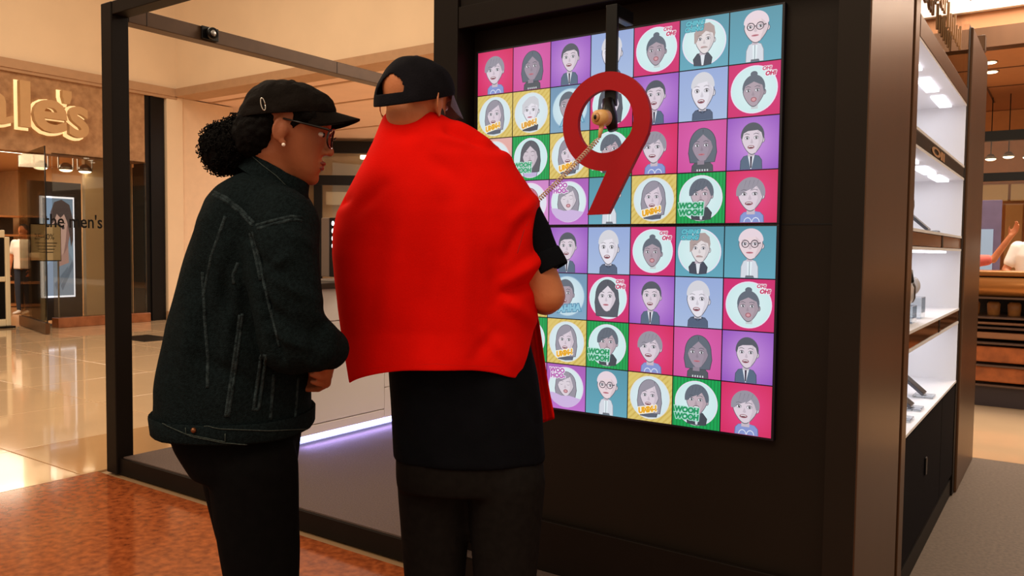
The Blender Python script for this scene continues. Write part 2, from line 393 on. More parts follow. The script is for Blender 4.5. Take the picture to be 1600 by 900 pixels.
def face(s, cx, cy, w, h, skin, hair, style, eyes='open', mouth='open', brow=None, outline=(98, 100, 112)):
    w *= 1.13; h *= 1.06
    sh = mixc(skin, (70, 60, 75), .28); dk = mixc(hair, (30, 30, 40), .35)
    if style in ('long', 'bob', 'hijab', 'wave'):
        lw = w*1.26; bot = {'long': .62, 'bob': .60, 'hijab': .52, 'wave': .66}[style]*h
        pts = [(cx+lw/2*math.cos(R(a)), cy+.02+h*.57*math.sin(R(a))) for a in range(0, 181, 12)]
        pts += [(cx-lw*.53, cy-h*.2), (cx-lw*.46, cy-bot), (cx-lw*.28, cy-bot*1.02), (cx+lw*.28, cy-bot*1.02), (cx+lw*.46, cy-bot), (cx+lw*.53, cy-h*.2)]
        c2 = (cx, cy); s.poly([(c2[0]+(p[0]-c2[0])*1.05, c2[1]+(p[1]-c2[1])*1.03) for p in pts], mixc(hair, (30, 34, 44), .5)); s.poly(pts, hair)
    else:
        s.ell(cx+w*.5, cy-h*.04, w*.085, h*.10, outline); s.ell(cx+w*.49, cy-h*.04, w*.07, h*.085, skin)
    s.poly(egg(cx, cy, w, h, sc=1.06), outline); s.poly(egg(cx, cy, w, h), skin)
    s.poly([(cx+w*.18, cy+h*.40), (cx+w*.49, cy+h*.02), (cx+w*.40, cy-h*.22), (cx+w*.14, cy-h*.49), (cx+w*.30, cy-h*.1)], mixc(skin, sh, .35))
    if style == 'short':
        top = [(cx+w*.56*math.cos(R(a)), cy+h*.10+h*.45*math.sin(R(a))) for a in range(-8, 189, 12)]
        s.poly(top+[(cx-w*.50, cy-h*.02), (cx-w*.42, cy+h*.20), (cx-w*.22, cy+h*.27), (cx+w*.25, cy+h*.29), (cx+w*.42, cy+h*.20), (cx+w*.51, cy-h*.02)], hair)
    if style == 'fringe':
        top = [(cx+w*.60*math.cos(R(a)), cy+h*.08+h*.50*math.sin(R(a))) for a in range(-12, 193, 12)]
        s.poly(top+[(cx-w*.44, cy-h*.02), (cx-w*.28, cy+h*.10), (cx+w*.02, cy+h*.20), (cx-.02*w, cy+h*.12), (cx+w*.24, cy+h*.30), (cx+w*.38, cy+h*.14), (cx+w*.46, cy-h*.04)], hair)
        for k in range(4): s.poly([(cx-w*.30+k*w*.17, cy+h*.16+k*.012), (cx-w*.20+k*w*.17, cy+h*.48), (cx-w*.185+k*w*.17, cy+h*.48)], dk, 1 if k == 0 else 0)
    if style in ('bob', 'long', 'hijab', 'wave'):
        part_x = {'bob': .28, 'long': 0., 'hijab': .02, 'wave': .05}[style]*w
        s.poly([(cx+w*.56*math.cos(R(a)), cy+h*.12+h*.46*math.sin(R(a))) for a in range(0, 181, 12)] + [(cx-w*.50, cy-h*.05), (cx-w*.40, cy+h*.12), (cx+part_x-w*.06, cy+h*.36), (cx+part_x, cy+h*.40), (cx+w*.40, cy+h*.16), (cx+w*.50, cy-h*.05)], hair)
        s.poly([(cx+part_x, cy+h*.40), (cx+part_x+w*.02, cy+h*.56), (cx+part_x-w*.02, cy+h*.56)], dk)
    if style == 'bun':
        s.ell(cx, cy+h*.60, w*.17, h*.10, hair)
        s.poly([(cx+w*.54*math.cos(R(a)), cy+h*.12+h*.46*math.sin(R(a))) for a in range(0, 181, 12)] + [(cx-w*.50, cy-h*.06), (cx-w*.40, cy+h*.20), (cx, cy+h*.34), (cx+w*.40, cy+h*.20), (cx+w*.50, cy-h*.06)], hair)
    if style == 'pale':
        s.poly([(cx+w*.54*math.cos(R(a)), cy+h*.16+h*.42*math.sin(R(a))) for a in range(0, 181, 12)] + [(cx-w*.48, cy+h*.10), (cx-w*.2, cy+h*.26), (cx+w*.2, cy+h*.30), (cx+w*.48, cy+h*.10)], hair)
    if style == 'quiff':
        s.poly([(cx-w*.56, cy-h*.12), (cx-w*.58, cy+h*.28), (cx-w*.36, cy+h*.46), (cx-w*.1, cy+h*.60), (cx+w*.25, cy+h*.62), (cx+w*.50, cy+h*.46), (cx+w*.56, cy+h*.20), (cx+w*.50, cy-h*.02), (cx+w*.42, cy+h*.22), (cx+w*.05, cy+h*.32), (cx-w*.34, cy+h*.10), (cx-w*.42, cy-h*.05)], hair)
    ey, ex = cy+h*.04, w*.22
    for sgn in (-1, 1):
        x = cx-w*.04+sgn*ex
        s.poly([(x-w*.13, ey+h*.105), (x-w*.02, ey+h*.135), (x+w*.12, ey+h*.105), (x+w*.12, ey+h*.122), (x-w*.02, ey+h*.155), (x-w*.13, ey+h*.120)], mixc(hair if brow is None else brow, (60, 56, 66), .4), 1 if sgn < 0 else 0)
        if eyes == 'open':
            s.ell(x, ey, w*.115, h*.058, (70, 66, 78)); s.ell(x, ey-h*.004, w*.10, h*.045, (236, 236, 244)); s.ell(x+w*.015, ey, w*.05, h*.046, (58, 56, 66)); s.ell(x+w*.03, ey+h*.018, w*.016, h*.014, (240, 240, 250))
        else:
            s.poly([(x-w*.12, ey), (x, ey-h*.03), (x+w*.12, ey), (x, ey-h*.045)], (84, 76, 88))
    s.poly([(cx-w*.09, ey-h*.17), (cx-w*.02, ey-h*.02), (cx+w*.06, ey-h*.17), (cx-w*.01, ey-h*.20)], mixc(skin, sh, .55))
    my = cy-h*.27
    if mouth == 'open':
        s.ell(cx-w*.05, my, w*.165, h*.062, (150, 92, 104)); s.ell(cx-w*.05, my+h*.012, w*.12, h*.03, (222, 214, 220)); s.ell(cx-w*.05, my-h*.016, w*.10, h*.02, (110, 62, 76))
    elif mouth == 'oh':
        s.ell(cx+w*.02, my-h*.01, w*.14, h*.085, (164, 104, 116)); s.ell(cx+w*.02, my-h*.01, w*.09, h*.052, (214, 160, 168))
    elif mouth == 'big':
        s.ell(cx, my, w*.17, h*.11, (96, 66, 78)); s.ell(cx, my+h*.05, w*.12, h*.03, (230, 226, 232))
    else:
        s.ell(cx-w*.03, my, w*.16, h*.032, (196, 120, 134)); s.poly([(cx-w*.17, my), (cx-w*.03, my+h*.008), (cx+w*.12, my), (cx-w*.03, my-h*.008)], (120, 70, 84))
def body(s, cx, y1, w, col, style):
    dk = mixc(col, (20, 22, 34), .35)
    pts = [(cx-w*.52, 0.004), (cx-w*.50, y1*.62), (cx-w*.36, y1*.92), (cx-w*.14, y1), (cx+w*.14, y1), (cx+w*.36, y1*.92), (cx+w*.50, y1*.62), (cx+w*.52, 0.004)]
    s.poly(pts, dk); s.poly([(cx+(p[0]-cx)*.94, p[1]*.97+.004) for p in pts], col)
    if style == 'suit':
        s.poly([(cx-w*.16, y1), (cx+w*.16, y1), (cx+w*.02, .01), (cx-w*.02, .01)], (226, 230, 240)); s.poly([(cx-w*.05, y1*.92), (cx+w*.05, y1*.92), (cx+w*.03, .03), (cx-w*.03, .03)], (58, 50, 72))
    if style == 'shirt':
        s.poly([(cx-w*.15, y1), (cx+w*.15, y1), (cx+w*.10, .02), (cx-w*.10, .02)], (228, 240, 246)); s.poly([(cx-w*.02, y1*.9), (cx+w*.02, y1*.9), (cx+w*.02, .02), (cx-w*.02, .02)], (130, 150, 160))
    if style == 'collar':
        s.poly([(cx-w*.30, y1*.92), (cx, y1*.55), (cx-w*.12, y1)], dk); s.poly([(cx+w*.30, y1*.92), (cx, y1*.55), (cx+w*.12, y1)], dk)
    if style == 'wave':
        for k in (-1, 1):
            for i in range(6):
                a0, a1 = 180*i/6, 180*(i+1)/6; q = []
                for rr in (1, .84): q += [(cx+k*w*.17+w*.17*rr*math.cos(R(a)), .012+y1*.42*rr*math.sin(R(a))) for a in ((a0, a1) if rr == 1 else (a1, a0))]
                s.poly(q, (236, 240, 250), 1 if i == 0 else 0)
    if style == 'dots':
        for k in range(5): s.poly([(cx-w*.26+k*w*.12, .012), (cx-w*.20+k*w*.12, .012), (cx-w*.20+k*w*.12, .05), (cx-w*.26+k*w*.12, .05)], (214, 218, 222), 1 if k == 0 else 0)
def inring(s, cx, y0, y1, w, col, neck=None):
    pts = [(cx-w*.46, y0), (cx-w*.52, y0+(y1-y0)*.55), (cx-w*.30, y1), (cx+w*.30, y1), (cx+w*.52, y0+(y1-y0)*.55), (cx+w*.46, y0), (cx, y0-.02)]
    s.poly([(cx+(p[0]-cx)*1.08, p[1]) for p in pts], mixc(col, (20, 24, 34), .5)); s.poly(pts, col)
    if neck: s.poly([(cx-w*.14, y1), (cx+w*.14, y1), (cx+w*.05, y0), (cx-w*.05, y0)], neck)
def neck(s, cx, y0, y1, w, skin): s.poly([(cx-w/2, y0), (cx+w/2, y0), (cx+w/2, y1), (cx-w/2, y1)], mixc(skin, (80, 70, 84), .15))
def pic(k):
    s = Sheet()
    if k == 'P':
        bg(s, 'pinkred'); body(s, .52, .22, .46, (136, 152, 210), 'wave'); neck(s, .50, .16, .3, .16, LIGHT); face(s, .49, .53, .42, .56, LIGHT, HG, 'fringe')
    if k == 'H':
        bg(s, 'pink'); body(s, .52, .20, .44, (84, 90, 98), 'dots'); face(s, .52, .50, .38, .56, DARKS, HD, 'hijab', mouth='closed')
        neck(s, .50, .14, .22, .14, DARKS)
    if k == 'M':
        bg(s, 'purple'); body(s, .48, .28, .42, (88, 108, 132), 'suit'); neck(s, .48, .25, .34, .12, LIGHT); face(s, .50, .58, .36, .54, LIGHT, HB, 'short')
    if k == 'B':
        bg(s, 'blue'); body(s, .50, .22, .42, (82, 98, 124), 'collar'); neck(s, .50, .18, .3, .15, WHITE_S); face(s, .50, .55, .40, .64, WHITE_S, (214, 214, 222), 'pale')
    if k == 'O':
        bg(s, 'magenta'); ring(s); neck(s, .52, .13, .24, .13, (222, 232, 234)); face(s, .50, .46, .36, .52, (176, 160, 172), HD, 'bun', mouth='oh')
        s.text('OH!', .66, .84, .095, (200, 40, 100), .004, .2, (240, 236, 244)); s.text('OH!', .72, .735, .11, (196, 32, 92), .006, .2, (240, 236, 244))
    if k == 'C':
        bg(s, 'teal'); ring(s); inring(s, .48, .06, .30, .36, (66, 76, 92), (226, 232, 240)); neck(s, .48, .26, .36, .13, LIGHT); face(s, .52, .55, .34, .50, (228, 220, 222), (176, 158, 156), 'quiff', mouth='closed')
        s.poly([(.44, .40), (.53, .425), (.60, .40), (.58, .385), (.46, .385)], (178, 160, 158))
        s.text('CHING', .12, .86, .12, (96, 190, 204), .006, .25, (70, 140, 160)); s.text('CHING', .10, .745, .12, (96, 190, 204), .006, .25, (70, 140, 160))
    if k == 'G':
        bg(s, 'teal'); body(s, .50, .36, .34, (214, 220, 230), 'shirt'); s.poly([(.42, .004), (.60, .004), (.58, .05), (.43, .05)], (104, 112, 124)); neck(s, .50, .32, .42, .11, LIGHT)
        face(s, .52, .64, .40, .52, (234, 214, 220), (232, 214, 224), 'pale', mouth='closed')
        for x in (.42, .60):
            s.z += 1; o = len(s.v); n = 24
            for i in range(n): a = 2*PI*i/n; s.v += [(x+.078*math.cos(a), .66+.075*math.sin(a), s.z), (x+.062*math.cos(a), .66+.06*math.sin(a), s.z)]
            for i in range(n): j = (i+1) % n; s.f.append((o+2*i, o+2*j, o+2*j+1, o+2*i+1)); s.c.append([lin((62, 60, 74))]*4)
        s.poly([(.495, .655), (.525, .655), (.525, .672), (.495, .672)], (62, 60, 74)); s.poly([(.672, .66), (.72, .67), (.72, .69), (.672, .68)], (62, 60, 74))
    if k == 'U':
        bg(s, 'yellow'); ring(s, (214, 232, 238), (226, 226, 222)); inring(s, .48, .10, .26, .38, (92, 100, 116)); face(s, .50, .53, .36, .54, LIGHT, HG, 'bob')
        s.text('UMM-!', .27, .15, .16, (236, 172, 40), .012, .15, (250, 244, 220), 12, .92)
    if k == 'Y':
        bg(s, 'yellow'); ring(s, (214, 230, 238), (226, 226, 222)); inring(s, .48, .10, .30, .40, (74, 78, 92)); neck(s, .48, .26, .36, .13, WHITE_S); face(s, .50, .54, .36, .50, WHITE_S, (206, 206, 214), 'quiff', mouth='closed')
        s.text('UMM-!', .27, .15, .16, (226, 164, 60), .012, .15, (250, 244, 220), 12, .92)
    if k == 'A':
        bg(s, 'greyblue'); ring(s, (196, 222, 234), (140, 176, 204)); face(s, .46, .55, .36, .56, (172, 158, 170), HD, 'short', mouth='open')
        s.text('AHHA', .30, .14, .20, (140, 196, 218), .010, .2, (92, 146, 178), 6)
    if k == 'L':
        bg(s, 'magenta'); ring(s); neck(s, .50, .12, .28, .17, (226, 220, 228)); face(s, .48, .52, .38, .58, (226, 216, 226), HB, 'wave', mouth='closed')
        s.text('OH!', .70, .83, .10, (200, 40, 100), .005, .1, (240, 236, 244)); s.text('OH!', .70, .715, .12, (196, 32, 92), .006, .1, (240, 236, 244))
    if k == 'W':
        bg(s, 'green'); ring(s); inring(s, .52, .07, .32, .40, (66, 74, 84), (214, 224, 230)); neck(s, .52, .26, .36, .13, MID); face(s, .52, .56, .38, .54, (196, 176, 186), HD, 'fringe', mouth='big')
        s.text('WOOH', .06, .30, .15, (22, 150, 96), .010, .1, (170, 222, 206)); s.text('WOOH', .06, .165, .15, (22, 150, 96), .010, .1, (170, 222, 206))
    if k == 'V':
        bg(s, 'green'); ring(s); inring(s, .50, .08, .26, .36, (196, 178, 220)); neck(s, .50, .22, .32, .14, LIGHT); face(s, .50, .54, .36, .54, (208, 196, 206), (92, 94, 104), 'long', eyes='shut', mouth='big')
        s.text('WOOH', .06, .30, .14, (40, 160, 110), .008, .1, (190, 226, 214)); s.text('WOOH', .06, .175, .14, (40, 160, 110), .008, .1, (190, 226, 214))
    if k == 'S':
        bg(s, 'lilac'); ring(s, (216, 234, 238), (226, 206, 236)); face(s, .50, .55, .36, .46, (222, 212, 222), HG, 'bob', eyes='shut', mouth='oh')
        s.poly([(.06, .36), (.20, .36), (.40, .30), (.60, .32), (.90, .27), (.80, .15), (.64, .07), (.50, .05), (.36, .07), (.20, .15), (.10, .26)], (206, 182, 226))
        s.text('WOO', .10, .82, .14, (176, 70, 170), .006, 0, (236, 222, 240)); s.text('HOO-', .12, .70, .14, (176, 70, 170), .006, 0, (236, 222, 240))
    if k == 'R':
        bg(s, 'salmon'); ring(s, (220, 232, 238), (238, 208, 206)); face(s, .46, .52, .36, .52, LIGHT, (126, 110, 120), 'bob')
    if k == 'K':
        bg(s, 'rose'); ring(s, (226, 226, 240), (240, 216, 240)); face(s, .48, .50, .36, .52, LIGHT, (206, 118, 142), 'bob', mouth='closed')
    return s

# ================================================================= KIOSK
KX0, KX1, KY0, KY1, KZ = -4.668, -.497, 2.52, 6.05, 2.74
kiosk = thing('kiosk', 'dark bronze and black pop-up kiosk frame with raised deck and screen wall', 'kiosk', (-2.6, 4.2, 0))
part('deck', MB().box(KX0+.11, KX1-.01, KY0+.02, KY1, 0, .092), M_BLACKMETAL, kiosk)
part('deck_carpet', MB().box(KX0+.125, KX1-.03, KY0+.035, KY1-.02, .0925, .10), M_DECK, kiosk)
def post(x0, x1, y0, y1, z1=KZ, m=M_BLACKMETAL): return part('post', MB().box(x0, x1, y0, y1, 0, z1, .006), m, kiosk)
post(KX0, KX0+.111, KY0, KY0+.106); post(KX0, KX0+.111, KY1-.11, KY1)
part('beam', MB().box(KX0+.005, KX0+.106, KY0+.108, KY1-.112, 2.645, KZ-.005, .004), mat('brown_beam', (78, 56, 38), .4, metal=.4, var=.1), kiosk)
part('beam', MB().box(KX0+.113, -2.15, KY0+.005, KY0+.10, 2.665, KZ, .004), M_BLACKMETAL, kiosk)
part('beam', MB().box(KX0+.113, KX1, KY1-.10, KY1, 2.645, KZ, .004), M_BRONZE, kiosk)
for y in (2.74, 4.25):
    part('beam_joint', MB().box(KX0+.104, KX0+.108, y, y+.003, 2.648, KZ-.007), M_BLACK, kiosk)
# little spotlight bodies clipped on the side beam
sp = thing('beam_spotlight', 'small black swivel spotlight clipped to the kiosk side beam', 'spotlight', (KX0+.12, 3.16, 2.70))
part('bracket', MB().box(KX0+.109, KX0+.125, 3.10, 3.22, 2.655, 2.735, .003), M_BLACK, sp)
hd = part('lamp_head', MB().tube([(KX0+.125, 3.16, 2.695), (KX0+.165, 3.15, 2.69), (KX0+.17, 3.15, 2.69)], [.036, .036, .030], 20), M_BLACK, sp, True)
part('lens', MB().ell((KX0+.171, 3.15, 2.69), (.006, .02, .02), 8, 16), M_STEEL, hd, True)
# screen wall
part('post', MB().box(-2.147, -2.023, KY0, KY0+.34, .1, KZ+.15, .004), M_BLACKMETAL, kiosk)
part('screen_panel', MB().box(-2.023, -.586, 2.634, 2.86, .1, 2.228), M_PANEL, kiosk)
part('header', MB().box(-2.021, -.588, 2.535, 2.86, 2.2285, 2.78, .003), M_BLACKMETAL, kiosk)
part('header_lip', MB().box(-2.02, -.589, 2.522, 2.534, 2.216, 2.30, .002), M_BLACKMETAL, kiosk)
part('panel_seam', MB().box(-2.022, -.775, 2.6325, 2.6345, 1.437, 1.441), M_BLACK, kiosk)
part('panel_seam', MB().box(-.775, -.587, 2.6325, 2.6345, 1.437, 1.441), M_BLACK, kiosk)
part('column_cladding', MB().box(-.5865, KX1-.003, KY0-.006, KY0-.0005, 0, KZ+.15), M_PANEL, kiosk)
part('column', MB().box(-.586, KX1, KY0, 3.24, 0, KZ+.15, .005), M_BRONZE, kiosk)
part('kick_plate', MB().box(-2.02, -.588, 2.60, 2.62, .10, .30, .003), M_BLACKMETAL, kiosk)
part('post', MB().box(-.66, KX1+.012, 5.13, KY1, 0, 2.60, .008), M_BRONZE, kiosk)
part('shadow_gap', MB().box(-.60, KX1-.03, 3.24, 3.29, 0, 2.6), M_BLACK, kiosk)

# ---- video displays (two stacked), each picture its own lit tile
CW = 1.21/7; SX0, SZT = -1.98667, CAM_H+.783748
rows = ['PHMBOCG', 'UYALMBO', 'RVUWPHM', 'YKSGUWP']
pics = {}
for k in 'PHMBOCGUYALRVWKS':
    me = pic(k).mesh('picture_tile', CW-.0036, CW-.0036); me.materials.append(screen_mat()); pics[k] = me
for di, nm in enumerate(('upper', 'lower')):
    zt = SZT - di*(4*CW+.008); zb = zt-4*CW
    d = thing('video_display', nm + ' wide lit display showing a grid of cartoon portraits', 'display', (SX0, 2.60, zb), 'stacked video displays')
    part('bezel', MB().box(SX0-.006, SX0+1.216, 2.608, 2.6335, zb-(.003 if di == 0 else .006), zt+(.006 if di == 0 else .003), .001), mat('dark_bezel', (16, 14, 30), .3), d)
    for r_, row in enumerate(rows):
        for c_, k in enumerate(row):
            o = bpy.data.objects.new('picture_tile', pics[k]); COL.objects.link(o); o.parent = d
            o.location = (c_*CW+.0018, .0072, (3-r_)*CW+.0018)

# ---- red hanging numeral 9 with bracket, tether reel and coiled tether
C9 = Vector((-1.290, 2.40, 1.777))
num = thing('hanging_numeral', 'big flat red numeral nine hanging in front of the screens', 'numeral', (C9.x, C9.y, 1.47))
RO, RI = .1635, .104
def numeral():
    # ring + tail outline, built as quads strips so the hole stays open
    mb = MB(); n = 72; y0, y1 = 2.392, 2.410
    for i in range(n):
        a, b = 2*PI*i/n, 2*PI*(i+1)/n
        q = [(C9.x+r*math.cos(t), C9.z+r*math.sin(t)*(1.0 if r == RO else 1.0)) for r, t in ((RI, a), (RO, a), (RO, b), (RI, b))]
        for p, m_ in ((y0, 1), (y1, -1)):
            vs = [(x, p, z) for x, z in q]; mb.add(vs, [(0, 1, 2, 3)])
        mb.add([(q[1][0], y0, q[1][1]), (q[2][0], y0, q[2][1]), (q[2][0], y1, q[2][1]), (q[1][0], y1, q[1][1])], [(0, 1, 2, 3)])
        mb.add([(q[0][0], y0, q[0][1]), (q[3][0], y0, q[3][1]), (q[3][0], y1, q[3][1]), (q[0][0], y1, q[0][1])], [(0, 1, 2, 3)])
    tail = [(C9.x+.158, C9.z-.048), (-1.272, 1.47), (-1.352, 1.468), (C9.x+.012, C9.z-RO+.004), (C9.x+.03, C9.z-RI-.012), (C9.x+.10, C9.z-.04)]
    mb.prism(tail, 'y', 2.3915, 2.4105); return mb
o = part('numeral_body', numeral(), mat('red_painted_board', (164, 16, 26), .55, var=.04, scale=6, spec=.2), num)
br = thing('hanging_bracket', 'black metal arm coming out above the screens', 'bracket', (-1.27, 2.5, 2.1))
part('wall_arm', MB().box(-1.292, -1.262, 2.42, 2.535, 2.12, 2.165, .003), M_BLACK, br)
part('drop_bar', MB().box(-1.304, -1.262, 2.4115, 2.4285, 1.83, 2.165, .003), M_BLACK, br)
part('reel_clamp', MB().tube([(-1.285, 2.40, 1.85), (-1.272, 2.39, 1.79), (-1.255, 2.385, 1.745)], [.018, .026, .016], 14), M_BLACK, br, True)
rl = thing('tether_reel', 'round pale gold cable reel on the black arm in the numeral opening', 'cable reel', (-1.29, 2.34, 1.77))
M_GOLD = mat('pale_gold_plastic', (222, 176, 112), .35)
part('reel_body', MB().tube([(-1.268, 2.36, 1.782), (-1.274, 2.335, 1.780), (-1.279, 2.315, 1.779)], [.026, .027, .023], 28), M_GOLD, rl, True)
part('reel_rim', MB().tube([(-1.2792, 2.3145, 1.779), (-1.2805, 2.309, 1.779)], [.015, .013], 24), mat('gold_rim', (190, 140, 84), .3), rl, True)
part('reel_eye', MB().ell((-1.2806, 2.3085, 1.779), (.006, .003, .008), 8, 12), M_BLACK, rl, True)
part('cable_guide', MB().tube([(-1.272, 2.338, 1.755), (-1.275, 2.335, 1.735), (-1.277, 2.333, 1.715)], [.009, .007, .005], 12), M_GOLD, rl, True)
# coil: helix from the guide to the phone in the man's hands
A, B = Vector((-1.277, 2.333, 1.715)), Vector((-1.440, 2.024, 1.405))
pts = []; N = 900; turns = 52
ax = (B-A).normalized(); e1 = ax.orthogonal().normalized(); e2 = ax.cross(e1)
for i in range(N+1):
    t = i/N; p = A.lerp(B, t) + Vector((0, 0, -.012*math.sin(PI*t)))
    a = 2*PI*turns*t; rr = .0065*min(1, t*30+.1, (1-t)*30+.1)
    pts.append(p + (e1*math.cos(a)+e2*math.sin(a))*rr)
single('coiled_tether', MB().tube(pts, .0021, 5), mat('pale_tether', (206, 180, 160), .4), 'pale coiled security cable stretched from the reel to the man', 'cable', A, sm=True)

# ---- counter cabinet, LED strip, monitor
cab = thing('counter_cabinet', 'white drawer counter with glowing violet-blue strip along its foot', 'cabinet', (-4.2, 4.2, .1))
part('carcass', MB().box(-4.46, -3.91, 3.30, 5.2, .16, 1.085), M_WHITE, cab)
for (z0, z1, ya, yb) in ((.874, 1.083, 3.305, 5.195), (.378, .869, 4.07, 5.195), (.228, .869, 3.305, 4.065), (.164, .373, 4.07, 5.195), (.164, .223, 3.305, 4.065)):
    part('drawer_front', MB().box(-3.9095, -3.89, ya, yb, z0+.002, z1, .002), M_WHITE, cab)
part('plinth', MB().box(-4.42, -3.96, 3.34, 5.15, .1005, .159), M_WHITE, cab)
part('led_strip', MB().box(-3.958, -3.895, 3.33, 5.17, .128, .159), mat('violet_led', (200, 210, 255), .4, emit=(165, 178, 255), es=5), cab, label='glowing violet-blue light strip')
part('countertop', MB().box(-4.48, -3.87, 3.28, 5.22, 1.0855, 1.12, .004), mat('dark_counter', (62, 50, 42), .3), cab)
l = area('counter_led_light', (-3.88, 4.25, .15), (.03, 1.85), 6, (.42, .36, 1.0), (0, R(-25), 0))
mon = thing('monitor', 'grey-cased monitor with a lit black screen on the white counter', 'monitor', (-4.0, 3.75, 1.12))
part('foot', MB().box(-4.12, -3.93, 3.68, 3.86, 1.1205, 1.132, .003), M_STEEL, mon)
part('stem', MB().box(-4.02, -3.98, 3.75, 3.79, 1.132, 1.17), M_STEEL, mon)
part('casing', MB().box(-4.16, -4.085, 3.735, 3.80, 1.15, 1.545, .004), mat('grey_casing', (120, 104, 94), .4, metal=.3), mon)
scr = part('screen', MB().box(-4.084, -3.62, 3.74, 3.765, 1.15, 1.545, .002), M_BLACK, mon)
part('casing', MB().box(-4.084, -3.62, 3.766, 3.80, 1.15, 1.545, .004), mat('grey_casing', (120, 104, 94)), mon)
me_t = MB()
for i, zz in enumerate((1.525, 1.475, 1.425, 1.375)):
    for k in range(3): me_t.ell((-4.05+k*.03, 3.738, zz-.018+.006*(k % 2)), (.013, .002, .016), 6, 10)
part('screen_glow', me_t, mat('white_screen_text', (255, 255, 255), .5, emit=(246, 248, 255), es=2.2), scr, label='rows of bright white marks on the dark screen')

# ---- right-hand display case with four lit niches
case = thing('display_case', 'tall black wall case with four white lit niches on the kiosk side', 'display case', (-.7, 4.2, 0))
NY0, NY1, NX0 = 3.39, 5.05, -.98
part('frame_upright', MB().box(-.60, KX1, 3.295, NY0, 0, 2.60, .003), M_BRONZE, case)
part('frame_upright', MB().box(-.60, KX1, NY1, 5.125, 0, 2.60, .003), M_BLACKMETAL, case)
part('back_panel', MB().box(NX0-.05, NX0-.03, 3.30, 5.12, .1, 2.60), M_PANEL, case)
part('top_rail', MB().box(-.56, KX1+.002, NY0+.001, NY1-.001, 2.165, 2.25, .003), M_BRONZE, case)
lev = [(1.832, 2.155), (1.447, 1.752), (1.052, 1.365), (.650, .967)]
for i, (z0, z1) in enumerate(lev):
    n = part('niche', MB().box(NX0-.02, NX0, NY0+.002, NY1-.002, z0, z1).box(NX0, KX1-.002, NY0+.002, NY0+.012, z0, z1).box(NX0, KX1-.002, NY1-.012, NY1-.002, z0, z1)
             .box(NX0, KX1, NY0+.002, NY1-.002, z0-.012, z0).box(NX0, KX1, NY0+.002, NY1-.002, z1, z1+.012), M_NICHE, case, label='white lit niche')
    for y in (3.75, 4.30, 4.80):
        part('niche_light', MB().box(-.62, -.56, y-.17, y+.17, z1-.012, z1-.001, .003), M_LAMPW, n)
    area('niche_light', (-.72, 4.22, z1-.015), (.2, 1.4), 1.7, (.93, .94, 1.0))
bands = [(1.766, 1.818), (1.379, 1.433), (.981, 1.038)]
M_SMOKE = mat('bronze_mirror', (120, 76, 44), .12, metal=.6)
for i, (z0, z1) in enumerate(bands):
    part('divider', MB().box(-.56, KX1-.002, NY0+.001, NY1-.001, z0, z1, .002), M_BLACK if i == 0 else M_SMOKE, case)
    if i: part('divider_edge', MB().box(-.52, KX1, 4.24, 4.28, z0-.001, z1+.001), M_BLACK, case)
vs, fs = text_geo('Oll', .055, .002, .002)
part('logo_reflection', MB().add([(KX1+.001+v.z*.5, 3.80+v.x*6.0, 1.772+v.y*.9) for v in vs], fs), mat('gold_reflection', (190, 140, 96), .4), case)  # reflected logo letters on the glossy black band, modelled as gold marks
cd_ = part('cupboard_door', MB().box(-.53, KX1-.004, NY0+.005, 4.50, .12, .62, .004), mat('dark_plum_panel', (16, 13, 18), .8, spec=.05), case)
part('handle', MB().box(KX1-.004, KX1+.004, 3.95, 3.985, .365, .445, .003), M_BLACK, cd_)
part('cupboard_door', MB().box(-.53, KX1-.004, 4.506, NY1-.005, .12, .62, .004), mat('dark_plum_panel', (30, 24, 30)), case)
part('plinth', MB().box(-.56, KX1-.02, NY0, NY1, 0, .115), M_BLACK, case)
# glass sign over the case
gs = thing('glass_sign', 'clear glass header with gold script letters above the lit niches', 'sign', (-.5, 4.2, 2.25))
part('glass_sheet', MB().box(-.505, -.497, NY0, NY1, 2.252, 2.72), M_GLASS, gs)
part('top_edge', MB().box(-.508, -.494, NY0, NY1, 2.7205, 2.735), M_BRONZE, gs)
vs, fs = text_geo('your', .22, .005, .0)
part('gold_lettering', MB().add([(-.475+v.z, 3.47+v.x*1.1, 2.36+v.y*.8) for v in vs], fs), mat('gold_letter', (196, 150, 104), .35, metal=.4), gs)
for k in range(7):
    part('gold_bar_letter', MB().box(-.481, -.471, 3.98+k*.075, 3.998+k*.075, 2.33, 2.41+.03*(k % 3 == 0), .002), mat('gold_letter', (196, 150, 104)), gs)

# gadgets in the niches
M_ACR = glass('acrylic', 'eef2f4', .08)
def tablet(y, zf, lean, L, label, x=-.56):
    t = thing('tablet_display', label, 'tablet', (x, y, zf), 'devices leaning in the lit niches')
    d = Vector((-math.sin(R(lean)), 0, math.cos(R(lean)))); n = Vector((d.z, 0, -d.x)); p0 = Vector((x, y, zf+.012))
    def slab(a, b, w0, w1, th0, th1):
        vs = []
        for s_ in (a, b):
            for yy in (w0, w1):
                for th in (th0, th1): vs.append(p0 + d*s_ + Vector((0, yy, 0)) + n*th)
        return MB().add(vs, [(0, 1, 3, 2), (4, 6, 7, 5), (0, 4, 5, 1), (2, 3, 7, 6), (0, 2, 6, 4), (1, 5, 7, 3)])
    part('slab', slab(.004, L, -.05, .05, -.006, .006), mat('gunmetal', (92, 92, 98), .35, metal=.6), t)
    part('screen', slab(.008, L-.006, -.046, .046, .0062, .0075), M_BLACK, t)
    part('acrylic_foot', MB().box(x-.05, x+.04, y-.05, y+.05, zf+.0005, zf+.012, .003), M_ACR, t)
    return t
tablet(3.98, 1.447, 48, .17, 'leaning dark handset in the second niche, nearer one', -.60)
tablet(4.30, 1.447, 48, .20, 'leaning dark handset in the second niche, farther one')
tablet(3.70, .650, 52, .14, 'low leaning handset in the bottom niche, nearest one')
